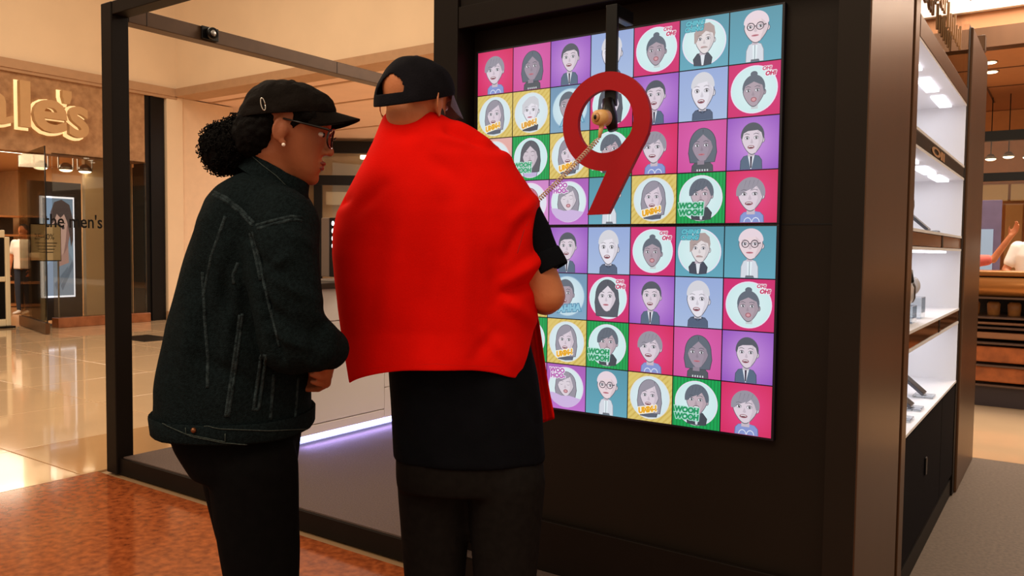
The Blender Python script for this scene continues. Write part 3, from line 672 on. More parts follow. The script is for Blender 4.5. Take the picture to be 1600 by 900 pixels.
tablet(3.98, .650, 52, .15, 'leaning handset in the bottom niche, middle one')
tablet(4.36, .650, 50, .20, 'leaning handset in the bottom niche, farthest one')
sp_ = thing('speaker', 'round black and grey speaker at the near end of the second niche', 'speaker', (-.62, 3.55, 1.447))
part('cabinet', MB().tube([(-.62, 3.50, 1.545), (-.62, 3.60, 1.545)], [.095, .095], 30), mat('grey_shell', (96, 96, 100), .4), sp_, True)
part('cone', MB().tube([(-.62, 3.601, 1.545), (-.62, 3.609, 1.545)], [.06, .045], 26), M_BLACK, sp_, True)
part('base', MB().box(-.70, -.54, 3.50, 3.60, 1.4475, 1.46, .004), M_BLACK, sp_)
vr = thing('headset', 'black and white virtual reality headset on acrylic blocks in the third niche', 'headset', (-.60, 3.72, 1.05))
for (y, h) in ((3.60, .07), (3.80, .075)):
    part('acrylic_block', MB().box(-.68, -.54, y-.06, y+.06, 1.0525, 1.0525+h, .003), M_ACR, vr)
part('shell', MB().box(-.69, -.53, 3.58, 3.72, 1.132, 1.238, .03), mat('white_gloss', (214, 214, 218), .25), vr, True)
v_ = part('visor', MB().box(-.685, -.535, 3.722, 3.80, 1.135, 1.235, .025), M_BLACK, vr, True)
part('lens_bar', MB().box(-.63, -.59, 3.801, 3.806, 1.17, 1.205, .002), M_STEEL, v_)
part('strap', MB().tube([(-.53, 3.62, 1.235), (-.54, 3.66, 1.275), (-.60, 3.66, 1.285), (-.68, 3.64, 1.27), (-.69, 3.62, 1.235)], .010, 8), M_BLACK, vr, True)
cm = thing('round_camera', 'small white spherical camera on a clear block behind the headset', 'camera', (-.62, 4.12, 1.05))
part('acrylic_block', MB().box(-.68, -.55, 4.06, 4.18, 1.0525, 1.15, .003), M_ACR, cm)
part('body', MB().ell((-.615, 4.12, 1.20), (.05, .045, .05), 14, 22), mat('white_gloss', (214, 214, 218)), cm, True)
part('lens', MB().ell((-.60, 4.155, 1.20), (.02, .012, .022), 8, 14), M_BLACK, cm, True)
part('stem', MB().tube([(-.615, 4.12, 1.15), (-.615, 4.12, 1.16)], .012, 10), M_WHITE, cm)

# ================================================================= BACKGROUND, LEFT CORRIDOR
struct('ceiling_corridor', MB().box(-26, -4.5, 9.0, 26, 4.04, 4.14), M_SOFFIT, 'peach lowered ceiling of the far corridor', 'ceiling', (-12, 15, 4.04))
cc = bpy.data.objects['ceiling_corridor']
for k, y in enumerate((9.3, 10.6, 13.0, 14.6, 16.2)):
    o = part('ceiling_groove', MB().box(-26, -4.5, y, y+.07, 4.03, 4.0399) if False else MB().box(-26+12, -4.5+12, y-15, y+.07-15, -.012, -.0005), M_TRIM, cc)
    o.data.transform(Matrix.Translation(Vector((0, 0, 0)) + Vector((-12+12-12, 0, 0)) + Vector((12, 0, 0)))) if False else None
    o.data.transform(Matrix.Translation(Vector((-12, 15, 4.04))))
struct('wall_corridor_far', MB().box(-26, -25.8, 9.8, 26, 0, 4.04), M_CREAM, 'far cream wall at the end of the corridor', 'wall', (-26, 17, 0))
# far shopfront facing the hall, black bars over cream panels
def shopfront(px, Z, w, label):
    c = CAMP + _r0*((px-800)/F_PX*Z) + Vector((-math.sin(YAW), math.cos(YAW), 0))*Z; c.z = 0
    t = thing('far_shopfront', label, 'shopfront', c)
    t.rotation_euler.z = YAW
    def p(name, x0, x1, y0, y1, z0, z1, m, bev=0):
        me = MB().box(x0, x1, y0, y1, z0, z1, bev).mesh(name); me.materials.append(m)
        o = bpy.data.objects.new(name, me); COL.objects.link(o); o.parent = t; return o
    p('back_wall', -w, w, .5, .7, 0, 4.03, M_CREAM)
    p('bar', -w, w, 0, .12, 3.67, 3.96, M_BLACK); p('bar', -w, w, 0, .12, 2.88, 3.12, M_BLACK)
    for x in (-.78, 2.2, 5.2): p('mullion', x-.1, x+.1, .02, .10, 0, 2.88, M_BLACK)
    p('light_shelf', -.6, 2.0, .12, .49, 2.40, 2.72, mat('pale_shelf', (246, 232, 206), .6))
    p('glass_pane', -w, w, .04, .05, .1, 3.6, M_GLASS)
    b = p('lamp', .28, .5, -.05, .0, 3.52, 3.62, M_LAMP, .02)
    return t
shopfront(545, 20, 9, 'far cream shopfront crossed by black bars seen past the counter')

# ================================================================= BACKGROUND, RIGHT
struct('ceiling_right', MB().box(-4.4, 6, 12.7, 22, 4.09, 4.19), mat('terracotta_ceiling', (176, 120, 78), .7, var=.03), 'terracotta-toned panel ceiling over the far right shops', 'ceiling', (0, 15, 4.09))
cr_ = bpy.data.objects['ceiling_right']
for y in (13.9, 15.4): part('ceiling_joint', MB().box(-4.4, 6, y, y+.03, 4.08, 4.0895), mat('joint', (96, 60, 38), .8), cr_)
for x in (-1.25, -.2, .9): part('ceiling_joint', MB().box(x, x+.025, 12.7, 17, 4.08, 4.0894), mat('joint', (96, 60, 38)), cr_)
struct('wall_right_fascia', MB().box(-4.4, 6, 12.5, 12.7, 4.36, 4.57), mat('terracotta_ceiling', (176, 120, 78)), 'terracotta fascia strip above the far shops', 'fascia', (0, 12.6, 4.42))
struct('trim_2', MB().box(-4.4, 6, 12.45, 12.69, 4.09, 4.355), M_BRONZE, 'dark bronze beam under the terracotta fascia', 'beam', (0, 12.6, 4.2))
struct('wall_right_high', MB().box(-4.4, 6, 12.4, 12.6, 4.575, 9), mat('pale_wall', (238, 226, 216), .8), 'pale high wall above the terracotta fascia', 'wall', (0, 12.5, 4.73))
for i, (x, y) in enumerate(((-1.08, 14.1), (-1.05, 13.4), (-.55, 13.8), (.1, 14.2))):
    t = thing('downlight', ['round ceiling downlight nearest the kiosk post, upper', 'round ceiling downlight nearest the kiosk post, lower', 'round ceiling downlight at the right picture edge', 'round ceiling downlight past the picture edge'][i], 'downlight', (x, y, 4.08), 'far ceiling downlights')
    part('rim', MB().tube([(x, y, 4.075), (x, y, 4.0895)], [.10, .10], 20), M_STEEL, t, True); part('bulb', MB().ell((x, y, 4.073), (.085, .085, .015), 6, 18), M_LAMP, t, True)
rs = thing('window_2', 'far right shopfront with two black bars and warm lamps inside', 'window', (-.8, 15, 0), kind='structure')
part('bar', MB().box(-4.4, 6, 15, 15.12, 3.16, 3.315), M_BLACK, rs); part('bar', MB().box(-4.4, 6, 15, 15.12, 2.52, 2.65), M_BLACK, rs)
part('glass_pane', MB().box(-4.4, 6, 15.05, 15.06, .1, 3.16), M_GLASS, rs)
struct('wall_right_shop', MB().box(-4.4, 6, 18, 18.2, 0, 4.08), mat('amber_wall', (204, 142, 88), .7, var=.05), 'amber back wall of the far right shop', 'wall', (0, 18, 0))
sh_ = bpy.data.objects['wall_right_shop']
for (x0, x1) in ((-2.2, -1.02), (-.98, .4)): part('cream_sign_panel', MB().box(x0, x1, 17.9, 17.98, 2.36, 2.68, .01), mat('cream_sign', (246, 224, 178), .5), sh_)
for x in (-1.6, -1.05, -.4): part('pilaster', MB().box(x, x+.28, 17.85, 17.99, 0, 2.3, .01), mat('tan_pilaster', (226, 176, 118), .6), sh_)
for i in range(5):
    x, y = -1.5+.28*i, 16.2+.25*(i % 2)
    t = thing('track_lamp', 'small warm track lamp behind the far right glass, %s from the left' % ('first', 'second', 'third', 'fourth', 'fifth')[i], 'lamp', (x, y, 3.1), 'track lamps in the far right shop')
    part('shade', MB().tube([(x, y, 3.02), (x, y, 3.10)], [.10, .04], 12), M_STEEL, t, True); part('bulb', MB().ell((x, y, 3.015), (.085, .085, .03), 6, 12), M_LAMP, t, True)
    part('cord', MB().tube([(x, y, 3.10), (x, y, 4.085)], .008, 6), M_BLACK, t)
po = thing('poster_board', 'dark violet poster board with a pale blue block behind the counter', 'poster', (-1.2, 11.6, .9))
part('board', MB().box(-1.6, -.72, 11.6, 11.66, .85, 2.02, .004), mat('violet_board', (86, 74, 100), .5, var=.1), po)
part('blue_block', MB().box(-.98, -.80, 11.585, 11.599, .95, 1.66), mat('pale_blue_print', (128, 156, 190), .5), po)
part('leg', MB().box(-1.55, -1.5, 11.6, 11.66, 0, .85), M_BLACK, po); part('leg', MB().box(-.82, -.77, 11.6, 11.66, 0, .85), M_BLACK, po)

ct = thing('tiered_counter', 'long bronze counter with rolled top and tiered shelves at far right', 'counter', (0, 8.6, 0))
M_ROLL = mat('bronze_roll', (176, 118, 62), .28, metal=.55)
M_SH = mat('shelf_metal', (96, 74, 64), .35, metal=.4)
M_BLK = mat('orange_brown_slab', (168, 92, 44), .6, var=.25, scale=12)
part('top_slab', MB().box(-.85, 2.4, 8.28, 8.95, 1.155, 1.20, .012), M_ROLL, ct)
part('rolled_front', MB().tube([(-.85, 8.28, 1.06), (2.4, 8.28, 1.06)], .085, 24), M_ROLL, ct, True)
for z in (.975, .80, .71, .575, .375, .20): part('shelf', MB().box(-.85, 2.4, 8.20, 8.9, z-.018, z, .004), M_SH, ct)
part('back_board', MB().box(-.85, 2.4, 8.9, 8.94, .1, 1.154), M_DARKSTORE, ct)
for (z0, z1) in ((.395, .535), (.22, .355)): part('slab_front', MB().box(-.84, 2.39, 8.24, 8.34, z0, z1, .01), M_BLK, ct)
for (z0, z1) in ((.60, .69), (.725, .78)): part('tray', MB().box(-.84, 2.39, 8.26, 8.7, z0, z1-.03, .01), mat('tan_tray', (170, 120, 86), .4), ct)
part('base', MB().box(-.85, 2.4, 8.26, 8.9, 0, .18), mat('dark_base', (54, 44, 50), .5), ct)
for i in range(5):
    x = -.72+.16*i
    single('pastry_jar', MB().tube([(x, 8.5, .8005), (x, 8.5, .90), (x, 8.5, .92)], [.05, .055, .04], 14), mat('amber_jar', (206, 140, 80), .3), 'small amber jar on the bronze counter tier, %s from the kiosk post' % ('first', 'second', 'third', 'fourth', 'fifth')[i], 'jar', (x, 8.5, .8), 'jars on the bronze counter', sm=True)

# ================================================================= SHOP DISPLAY ITEMS (left)
lb = thing('lightbox', 'tall glowing white-edged lightbox with a portrait in the shop window', 'lightbox', (-14.1, 6.8, .45))
y0, y1, z0, z1 = 6.58, 7.13, .44, 2.15
part('frame', MB().box(-14.195, -14.14, y0, y1, z0, z1, .005), mat('lightbox_rim', (255, 255, 255), .5, emit=(226, 236, 255), es=1.15), lb)
s = Sheet()
s.grid(lambda x, y: mixc((150, 168, 186), (120, 140, 160), y), 4)
s.poly([(.0, .0), (1, 0), (1, .34), (.86, .44), (.62, .50), (.40, .38), (.18, .34), (0, .26)], (128, 140, 156))
s.poly([(.55, .1), (.95, .36), (.99, .30), (.62, .05)], (98, 110, 126)); s.poly([(.35, .12), (.80, .30), (.84, .26), (.42, .06)], (104, 116, 132))
s.poly([(.50, .30), (.84, .34), (.82, .56), (.48, .52)], (176, 134, 122))
s.poly([(.36, .46), (.30, .60), (.28, .74), (.40, .90), (.66, .93), (.84, .80), (.88, .62), (.80, .50), (.62, .42), (.46, .41)], (198, 158, 144))
s.poly([(.66, .42), (.80, .50), (.88, .62), (.86, .78), (.78, .70), (.74, .56)], (150, 112, 104))
s.poly([(.24, .72), (.26, .86), (.38, .96), (.62, .99), (.88, .94), (.99, .80), (.99, .58), (.92, .50), (.88, .62), (.80, .76), (.70, .84), (.58, .80), (.46, .84), (.36, .76)], (78, 64, 62))
s.ell(.42, .69, .05, .016, (58, 48, 52)); s.ell(.66, .70, .05, .016, (58, 48, 52)); s.poly([(.36, .73), (.50, .74), (.50, .75), (.36, .745)], (70, 56, 56)); s.poly([(.60, .75), (.73, .74), (.73, .75), (.60, .76)], (70, 56, 56))
s.poly([(.46, .66), (.44, .58), (.52, .575), (.55, .59)], (166, 120, 112)); s.poly([(.42, .525), (.50, .535), (.60, .525), (.50, .51)], (150, 84, 84))
me = s.mesh('portrait_print', y1-y0-.05, z1-z0-.06); me.materials.append(screen_mat())
o = bpy.data.objects.new('portrait_print', me); COL.objects.link(o); o.parent = lb
o.rotation_euler.z = R(90); o.location = (-14.138+14.1, y0+.025-6.8, z0+.03-.45)
es = thing('sign_stand', 'cream sale notice on a slim metal stand before the lightbox', 'sign', (-13.75, 6.55, 0))
part('board', MB().box(-13.76, -13.74, 6.24, 6.70, 1.08, 1.66, .004), mat('cream_card', (226, 210, 170), .6), es)
part('board_rim', MB().box(-13.765, -13.762, 6.225, 6.715, 1.065, 1.675), M_BLACK, es)
part('pole', MB().tube([(-13.75, 6.66, .02), (-13.75, 6.66, 1.064)], .014, 8), M_STEEL, es); part('base', MB().tube([(-13.75, 6.66, 0), (-13.75, 6.66, .02)], .16, 20), M_STEEL, es)
for t_, y, z, sz in (('25-40%', 6.28, 1.42, .135), ('Lower prices', 6.32, 1.36, .05), ('SALE', 6.44, 1.12, .06)):
    if t_ == 'Lower prices':
        for k in range(4): part('print_line', MB().box(-13.7395, -13.738, 6.30+.02*k, 6.64-.02*k, 1.355-.05*k, 1.368-.05*k), M_BLACK, es)
        continue
    if t_ == 'SALE': continue
    vs, fs = text_geo(t_, sz, .001, 0)
    part('print', MB().add([(-13.738+v.z, y+v.x*.78, z+v.y) for v in vs], fs), M_BLACK, es)
for i, (y, x) in enumerate(((6.52, -14.0), (6.93, -14.0), (7.25, -14.0))):
    t = thing('spot_lamp', ['shop window spot lamp nearest the entrance', 'middle shop window spot lamp above the lightbox', 'shop window spot lamp nearest the black post'][i], 'lamp', (x, y, 2.6), 'spot lamps over the shop window')
    part('yoke', MB().box(x-.012, x+.012, y-.13, y-.115, 2.62, 2.948).box(x-.012, x+.012, y+.115, y+.13, 2.62, 2.948), M_STEEL, t)
    part('shade', MB().tube([(x, y, 2.60), (x, y, 2.68), (x, y, 2.72)], [.115, .09, .04], 20), M_STEEL, t, True); part('bulb', MB().ell((x, y, 2.60), (.10, .10, .035), 8, 16), M_LAMP, t, True)
ga = thing('security_gate', 'white arched anti-theft pedestal at the shop entrance', 'security gate', (-13.95, 5.85, 0))
prof = [(5.50, .05), (5.99, .05), (6.0, .9), (5.98, 1.35), (5.93, 1.50), (5.84, 1.56), (5.50, 1.56)]
def gate_shell():
    mb = MB()
    for (a, b, c, d) in ((5.50, 5.58, .03, 1.56), (5.93, 6.0, .03, 1.45), (5.58, 5.93, 1.44, 1.56), (5.58, 5.93, .74, .82), (5.58, 5.93, .03, .14)):
        mb.box(-14.0, -13.92, a, b, c, d, .012)
    return mb
part('shell', gate_shell(), mat('ivory_plastic', (240, 222, 186), .4), ga)
for (a, b) in ((.14, .74), (.82, 1.44)): part('insert', MB().box(-13.975, -13.945, 5.581, 5.929, a+.002, b-.002, .01), M_BLACK, ga)
part('foot', MB().box(-14.06, -13.86, 5.46, 6.04, 0, .03, .006), M_BLACK, ga)
sd = thing('shop_shelf', 'dark wooden clothes shelf at the back of the shop', 'shelf', (-18.5, 7.2, 0))
part('carcass', MB().box(-18.9, -18.86, 6.0, 8.2, .02, 1.9), M_DARKSTORE, sd)
for z in (.02, .5, 1.0, 1.5, 1.9): part('shelf_board', MB().box(-18.86, -18.4, 6.0, 8.2, z, z+.04), mat('oak', (176, 120, 72), .5), sd)
for k in range(8): single('folded_clothes', MB().box(-18.82, -18.45, 6.08+.26*k, 6.28+.26*k, 1.0405, 1.16+.04*(k % 3), .02), mat('cloth%d' % (k % 4), [(220, 200, 170), (60, 90, 70), (180, 80, 60), (236, 226, 210)][k % 4], .9), '%s folded garment pile on the shop shelf, %s from the left' % (['cream', 'green', 'rust', 'ivory'][k % 4], ('first', 'second', 'third', 'fourth', 'fifth', 'sixth', 'seventh', 'eighth')[k]), 'clothes', (-18.6, 6.18+.26*k, 1.04), 'garment piles on the shop shelf')

# ================================================================= PEOPLE
RH = Vector((math.cos(YAW), math.sin(YAW), 0)); FH = Vector((-math.sin(YAW), math.cos(YAW), 0)); UPV = Vector((0, 0, 1))
class Per:
    def __init__(s, px, Z): 
        c = CAMP + _fw*Z + _r*((px-800)/F_PX*Z); s.B = Vector((c.x, c.y, 0)); s.d0 = (s.B-Vector((0, 0, 0))).dot(FH)
    def at(s, x, y, b=0.):
        d = _fw + _r*((x-800)/F_PX) - _u*((y-450)/F_PX); return CAMP + d*((s.d0+b)/d.dot(FH))
    def ring(s, y, xl, xr, dep, b0=0., n=32, e=2.3, tilt=0.):
        l, r = s.at(xl, y, b0), s.at(xr, y, b0); c = (l+r)/2; hw = (r-l).dot(RH)/2*.975; out = []
        for k in range(n):
            t = 2*PI*k/n; ct_, st = math.cos(t), math.sin(t)
            x = math.copysign(abs(ct_)**(2/e), ct_)*hw; b = math.copysign(abs(st)**(2/e), st)*dep
            out.append(c + RH*x + FH*b + UPV*(tilt*b))
        return out
class Head:
    def __init__(s, c, yaw, pitch, roll=0.):
        """yaw: angle of the face from image-right toward away; pitch: nose down"""
        h = RH*math.cos(yaw) + FH*math.sin(yaw)
        s.f = (h*math.cos(pitch) - UPV*math.sin(pitch)); s.s = UPV.cross(h).normalized(); s.u = s.f.cross(s.s).normalized()
        if roll: q = Matrix.Rotation(roll, 3, s.f); s.s = q @ s.s; s.u = q @ s.u
        s.c = Vector(c); s.M = Matrix((s.f, s.s, s.u)).transposed()
    def p(s, f, sd, u): return s.c + s.f*f + s.s*sd + s.u*(u-.12)
HEADS = [(.0, .060, .018, .018), (.012, .078, .0, .034), (.03, .083, -.015, .046), (.05, .083, -.035, .055), (.075, .084, -.06, .063), (.10, .086, -.082, .069), (.12, .085, -.092, .073), (.14, .094, -.098, .076), (.165, .093, -.1, .077), (.19, .082, -.09, .07), (.21, .058, -.065, .052), (.222, .025, -.03, .025)]
def head_prims(mb, H, ear=1., crown=1.):
    n = 28; rings = []
    for (u, f0, f1, hw) in HEADS:
        if u > .12: u = .12+(u-.12)*crown
        c, a = (f0+f1)/2, (f0-f1)/2
        rings.append([H.p(c+a*math.cos(2*PI*k/n), math.copysign(abs(math.sin(2*PI*k/n))**.9, math.sin(2*PI*k/n))*hw, u) for k in range(n)])
    mb.loft(rings)
    mb.capsule([H.p(.084, 0, .125), H.p(.094, 0, .098), H.p(.099, 0, .084)], [.007, .009, .0110], 10)
    for sd in (-1, 1):
        mb.ell(H.p(.089, sd*.013, .080), (.010, .008, .007), 8, 12, H.M)
        mb.ell(H.p(.083, sd*.030, .140), (.010, .026, .007), 8, 12, H.M)
        # ear: rim, bowl and lobe
        e0 = Vector(H.p(-.008, sd*.076, .108)); pts = []
        for k in range(13):
            a = R(-100+k*24); pts.append(H.p(-.010-.017*ear*math.cos(a), sd*(.080+(.006+.012*(ear-1))*math.cos(a)+.02*(ear-1)), .108+.029*ear*math.sin(a)))
        mb.capsule(pts, [.0045]*13, 8); mb.ell(H.p(-.006, sd*.078, .106), (.014*ear, .007, .023*ear), 8, 12, H.M); mb.ell(H.p(.0, sd*.078, .081), (.008, .005, .009), 8, 10, H.M)
    mb.ell(H.p(.083, 0, .056), (.010, .024, .0065), 8, 14, H.M); mb.ell(H.p(.081, 0, .044), (.010, .021, .0075), 8, 14, H.M)
    mb.ell(H.p(.068, 0, .018), (.018, .02, .017), 8, 14, H.M)
def hand(mb, w, d, pal, scale=1., curl=55, spread=.0, thumb_side=1):
    """w wrist point, d direction of the hand, pal palm normal (fingers curl toward it)"""
    w = Vector(w); d = Vector(d).normalized(); pal = Vector(pal); pal = (pal - d*pal.dot(d)).normalized(); sd = d.cross(pal)
    for k in range(4):
        o = (k-1.5)*.0195*scale
        mb.capsule([w+sd*o*.55, w+d*.045*scale+sd*o*.9, w+d*.085*scale+sd*o], [.016*scale, .0145*scale, .0115*scale], 8)
        L = (.040, .046, .044, .034)[k]*scale; p = w+d*.088*scale+sd*o; a = R(8); pts = [p]; 
        for seg in range(3):
            a += R(curl*(.55, .8, .6)[seg]); p = p + (d*math.cos(a) + pal*math.sin(a) + sd*spread*(k-1.5))*L*(1, .68, .5)[seg]; pts.append(p)
        mb.capsule(pts, [.0092*scale, .0088*scale, .0082*scale, .0072*scale], 8)
    t0 = w + d*.02*scale - sd*.024*scale*thumb_side; t1 = t0 + (d*.6 - sd*.55*thumb_side + pal*.45)*.042*scale; t2 = t1 + (d*.8 - sd*.1*thumb_side + pal*.45)*.036*scale; t3 = t2+(d*.75+sd*.15*thumb_side+pal*.5)*.022*scale
    mb.capsule([t0, t1, t2, t3], [.014*scale, .0115*scale, .010*scale, .008*scale], 8)
def fold_fn(folds, amp_noise=.003, nscale=9., seed=0.):
    def fn(p, n):
        x, y = project(p); d = 0.
        for (x0, y0, x1, y1, wd, am) in folds:
            dx, dy = x1-x0, y1-y0; L2 = dx*dx+dy*dy; t = max(0, min(1, ((x-x0)*dx+(y-y0)*dy)/L2))
            q = math.hypot(x-x0-t*dx, y-y0-t*dy)/wd
            if q < 3: d += am*math.exp(-q*q)*(1-.5*abs(2*t-1))
        if n.dot(p-CAMP) > 0: d = 0.
        return d + amp_noise*noise.noise(Vector((p.x*nscale+seed, p.y*nscale, p.z*nscale*.6)))
    return fn
def skin_mat(name, c, c2): return mat(name, c, .5, col2=c2, scale=14, bump=.08, bscale=160, spec=.35)

def rim_u(a, u0, tilt): return u0 - tilt*(1-math.cos(a))/2
def cap_dome(H, cf, r, u0, tilt, top, opening=False, n=120, m=36, ex=.78):
    """crown whose rim runs from u0 at the front down by tilt at the back"""
    vs, fs = [], []
    for i in range(m+1):
        el = i/m*PI/2; prof_ = math.cos(el)**ex
        for k in range(n):
            a = 2*PI*k/n; ru = rim_u(a, u0, tilt)
            vs.append(H.p(cf + r[0]*prof_*math.cos(a), r[1]*prof_*math.sin(a), ru + (top-ru)*math.sin(el)))
    for i in range(m):
        for k in range(n):
            if opening:
                ang = abs((k+.5)/n*360-180); vv = (i+.5)/m
                wd_ = 27*math.sqrt(max(0, 1-((vv-.13)/.25)**2)) if .13 <= vv <= .38 else 0
                if ang < wd_: continue
            k2 = (k+1) % n; fs.append((i*n+k, i*n+k2, (i+1)*n+k2, (i+1)*n+k))
    me = bpy.data.meshes.new('crown'); me.from_pydata(vs, [], fs)
    bm = bmesh.new(); bm.from_mesh(me); bmesh.ops.remove_doubles(bm, verts=bm.verts, dist=.0004); bmesh.ops.recalc_face_normals(bm, faces=bm.faces)
    bm.to_mesh(me); bm.free(); return me
def cap_brim(H, cf, r, u0, tilt, length, drop, sag, thick=.0035, half=62, n=30, m=10):
    top = []
    for j in range(m+1):
        v = j/m; row = []
        for i in range(n+1):
            a = R(-half + 2*half*i/n); q = math.cos(a/R(half)*PI/2)**.55 if abs(a) < R(half)*.999 else 0
            f = cf + r[0]*math.cos(a)*.99 + length*v*q; sd = r[1]*math.sin(a)*(1-.04*v); sn = sd/r[1]
            row.append((f, sd, rim_u(a, u0, tilt) + .004 - drop*v*q - sag*sn*sn*(.1+.9*v)))
        top.append(row)
    mb = MB(); o = []
    for dz in (0, -thick): o.append([[H.p(f, sd, u+dz) for f, sd, u in row] for row in top])
    mb.loft([o[0][j] + o[1][j][::-1] for j in range(m+1)], caps=True); return mb
def solid(me, th):
    o = bpy.data.objects.new('tmp', me); COL.objects.link(o); md = o.modifiers.new('s', 'SOLIDIFY'); md.thickness = th; md.offset = 1
    sb = o.modifiers.new('b', 'SUBSURF'); sb.levels = 1; sb.render_levels = 1
    dg = bpy.context.evaluated_depsgraph_get(); out = bpy.data.meshes.new_from_object(o.evaluated_get(dg)); bpy.data.objects.remove(o); out.name = me.name; return out
def on_surface(me_world, line, P, lift=.0012, step=4.):
    """draw a line given in picture pixels on the camera-facing surface of a garment"""
    bvh = BVHTree.FromPolygons([v.co for v in me_world.vertices], [p.vertices for p in me_world.polygons]); out = []
    for (x0, y0), (x1, y1) in zip(line[:-1], line[1:]):
        k = max(2, int(math.hypot(x1-x0, y1-y0)/step))
        for i in range(k):
            t = i/k; x, y = x0+(x1-x0)*t, y0+(y1-y0)*t; d = (_fw + _r*((x-800)/F_PX) - _u*((y-450)/F_PX)).normalized()
            h = bvh.ray_cast(CAMP, d)
            if h[0] is not None: out.append(h[0] + h[1].normalized()*lift*(1 if h[1].dot(d) < 0 else -1))
    return out
def put(me, name, m, parent, label=None, sm=True):
    """mesh in world coordinates -> child"""
    shift(me, root_loc(parent)); me.name = name
    return part(name, me, m, parent, sm, label)
def shoe(mb, ank, d):
    d = Vector(d).normalized(); a = Vector((ank.x, ank.y, 0)); sd = UPV.cross(d)
    rings = []
    for (f, hw, h) in ((-.075, .022, .055), (-.06, .034, .085), (-.02, .038, .10), (.03, .040, .085), (.09, .046, .058), (.15, .043, .048), (.185, .025, .035)):
        c = a + d*f; rings.append([c + sd*hw*math.cos(R(t)) + UPV*max(.002, h*.5+h*.5*math.sin(R(t))) for t in range(0, 360, 20)])
    mb.loft(rings)

# ------------------------------------------------------------ woman in denim jacket
W = Per(392, 1.85)
woman = thing('person', 'person in black cap, glasses and dark denim jacket watching from the left', 'person', W.B)
HW_ = Head(W.at(450, 200, -.01), R(13), R(9), R(3))
SK1 = skin_mat('brown_skin', (146, 84, 54), (164, 98, 64))
WF = (RH*math.cos(R(30)) + FH*math.sin(R(30))).normalized()    # facing
WS = UPV.cross(WF)                                             # her left (away from camera)
mb = MB(); head_prims(mb, HW_, .85, .84)
mb.capsule([HW_.p(-.02, 0, .07), W.at(437, 265, .0), W.at(424, 310, .01)], [.056, .054, .060], 18)
def w3(x, y, b): return W.at(x, y, b)
mb.capsule([w3(424, 320, .02), w3(395, 420, .02), w3(375, 560, .02), w3(370, 660, .02)], [.085, .11, .105, .12], 20)
mb.capsule([w3(436, 338, -.11), w3(452, 520, -.18), w3(510, 556, -.11)], [.05, .042, .030], 12)
mb.capsule([w3(410, 338, .13), w3(440, 500, .17), w3(478, 552, .04)], [.05, .042, .030], 12)
wr = w3(502, 566, -.115)
hand(mb, w3(512, 556, -.10), (-RH*.1+FH*.55-UPV*.40), (-RH*.6+FH*.2-UPV*.1), .95, 45, 0, -1)
hand(mb, w3(482, 556, .02), (RH*.55-FH*.45-UPV*.25), (-RH*.2-FH*.5+UPV*.1), .9, 55, 0, 1)
hipz = .86
for sd, off in ((-1, .0), (1, .03)):
    hp = W.at(382, 700, 0) + WS*.075*sd; kn = Vector((hp.x, hp.y, .47)) + WF*(.03+off); an = Vector((hp.x, hp.y, .08)) + WF*off
    mb.capsule([hp, kn, an, Vector((an.x, an.y, .05))+WF*.06], [.075, .052, .036, .03], 12)
me = remesh(mb, .0042, 3, 'body')
put(me, 'body', SK1, woman, 'warm brown skin of face, neck and hands')
# eyes
for sd in (-1, 1):
    e = part('eye', MB().ell(HW_.p(.0725, sd*.032, .117), (.011, .013, .0062), 10, 16, HW_.M), mat('eye_white', (226, 216, 210), .25), woman, True)
    part('iris', MB().ell(HW_.p(.0805, sd*.0365, .117), (.0035, .0050, .0056), 8, 12, HW_.M), mat('dark_iris', (30, 20, 16), .2), e, True)
put(remesh(MB().ell(HW_.p(.084, 0, .0555), (.0115, .023, .0062), 8, 14, HW_.M).ell(HW_.p(.082, 0, .0445), (.0115, .020, .0072), 8, 14, HW_.M), .002, 2), 'lips', mat('lips', (120, 58, 50), .45), woman)
# hair: gathered under the cap, puff at the back
M_HAIR = mat('black_curly_hair', (10, 8, 8), .8, bump=.3, bscale=300, spec=.08)
mb = MB()
mb.ell(HW_.p(-.060, 0, .10), (.056, .075, .062), 12, 18, HW_.M); mb.ell(HW_.p(-.075, 0, .085), (.045, .062, .05), 12, 18, HW_.M)
for sd in (-1, 1): mb.ell(HW_.p(.030, sd*.069, .150), (.034, .010, .022), 8, 12, HW_.M); mb.ell(HW_.p(.016, sd*.072, .130), (.009, .006, .016), 8, 12, HW_.M); mb.ell(HW_.p(-.045, sd*.066, .118), (.022, .012, .035), 8, 12, HW_.M)
puff = W.at(356, 232, .0)
mb.ell(W.at(385, 212, .0), (.05, .05, .045), 12, 16); mb.ell(puff, (.056, .058, .058), 12, 18); mb.ell(W.at(345, 222, .0), (.033, .04, .035), 10, 14); mb.ell(W.at(352, 255, .0), (.034, .04, .024), 10, 14)
me = remesh(mb, .004, 2); displace(me, lambda p, n: .004*noise.noise(p*60)+.003*noise.noise(p*140))
base_v = [(v.co.copy(), v.normal.copy()) for v in me.vertices]
hair = put(me, 'hair', M_HAIR, woman)
mb = MB(); rnd = random.Random(3)
cand = [(p, n) for p, n in base_v if (p-puff).length < .078 or (p-W.at(385, 212, 0)).length < .045]
for p, n in rnd.sample(cand, 620):
    a1 = n.orthogonal().normalized(); a1 = Matrix.Rotation(rnd.uniform(0, 6.28), 3, n) @ a1; a2 = n.cross(a1); rr = rnd.uniform(.003, .0065); L = rnd.uniform(.004, .015); ph = rnd.uniform(0, 6.28)
    mb.tube([p - n*.002 + n*L*t/6 + (a1*math.cos(ph+t*1.15)+a2*math.sin(ph+t*1.15))*rr for t in range(7)], .0013, 4)
part('curls', mb, M_HAIR, hair, True, kind='stuff')
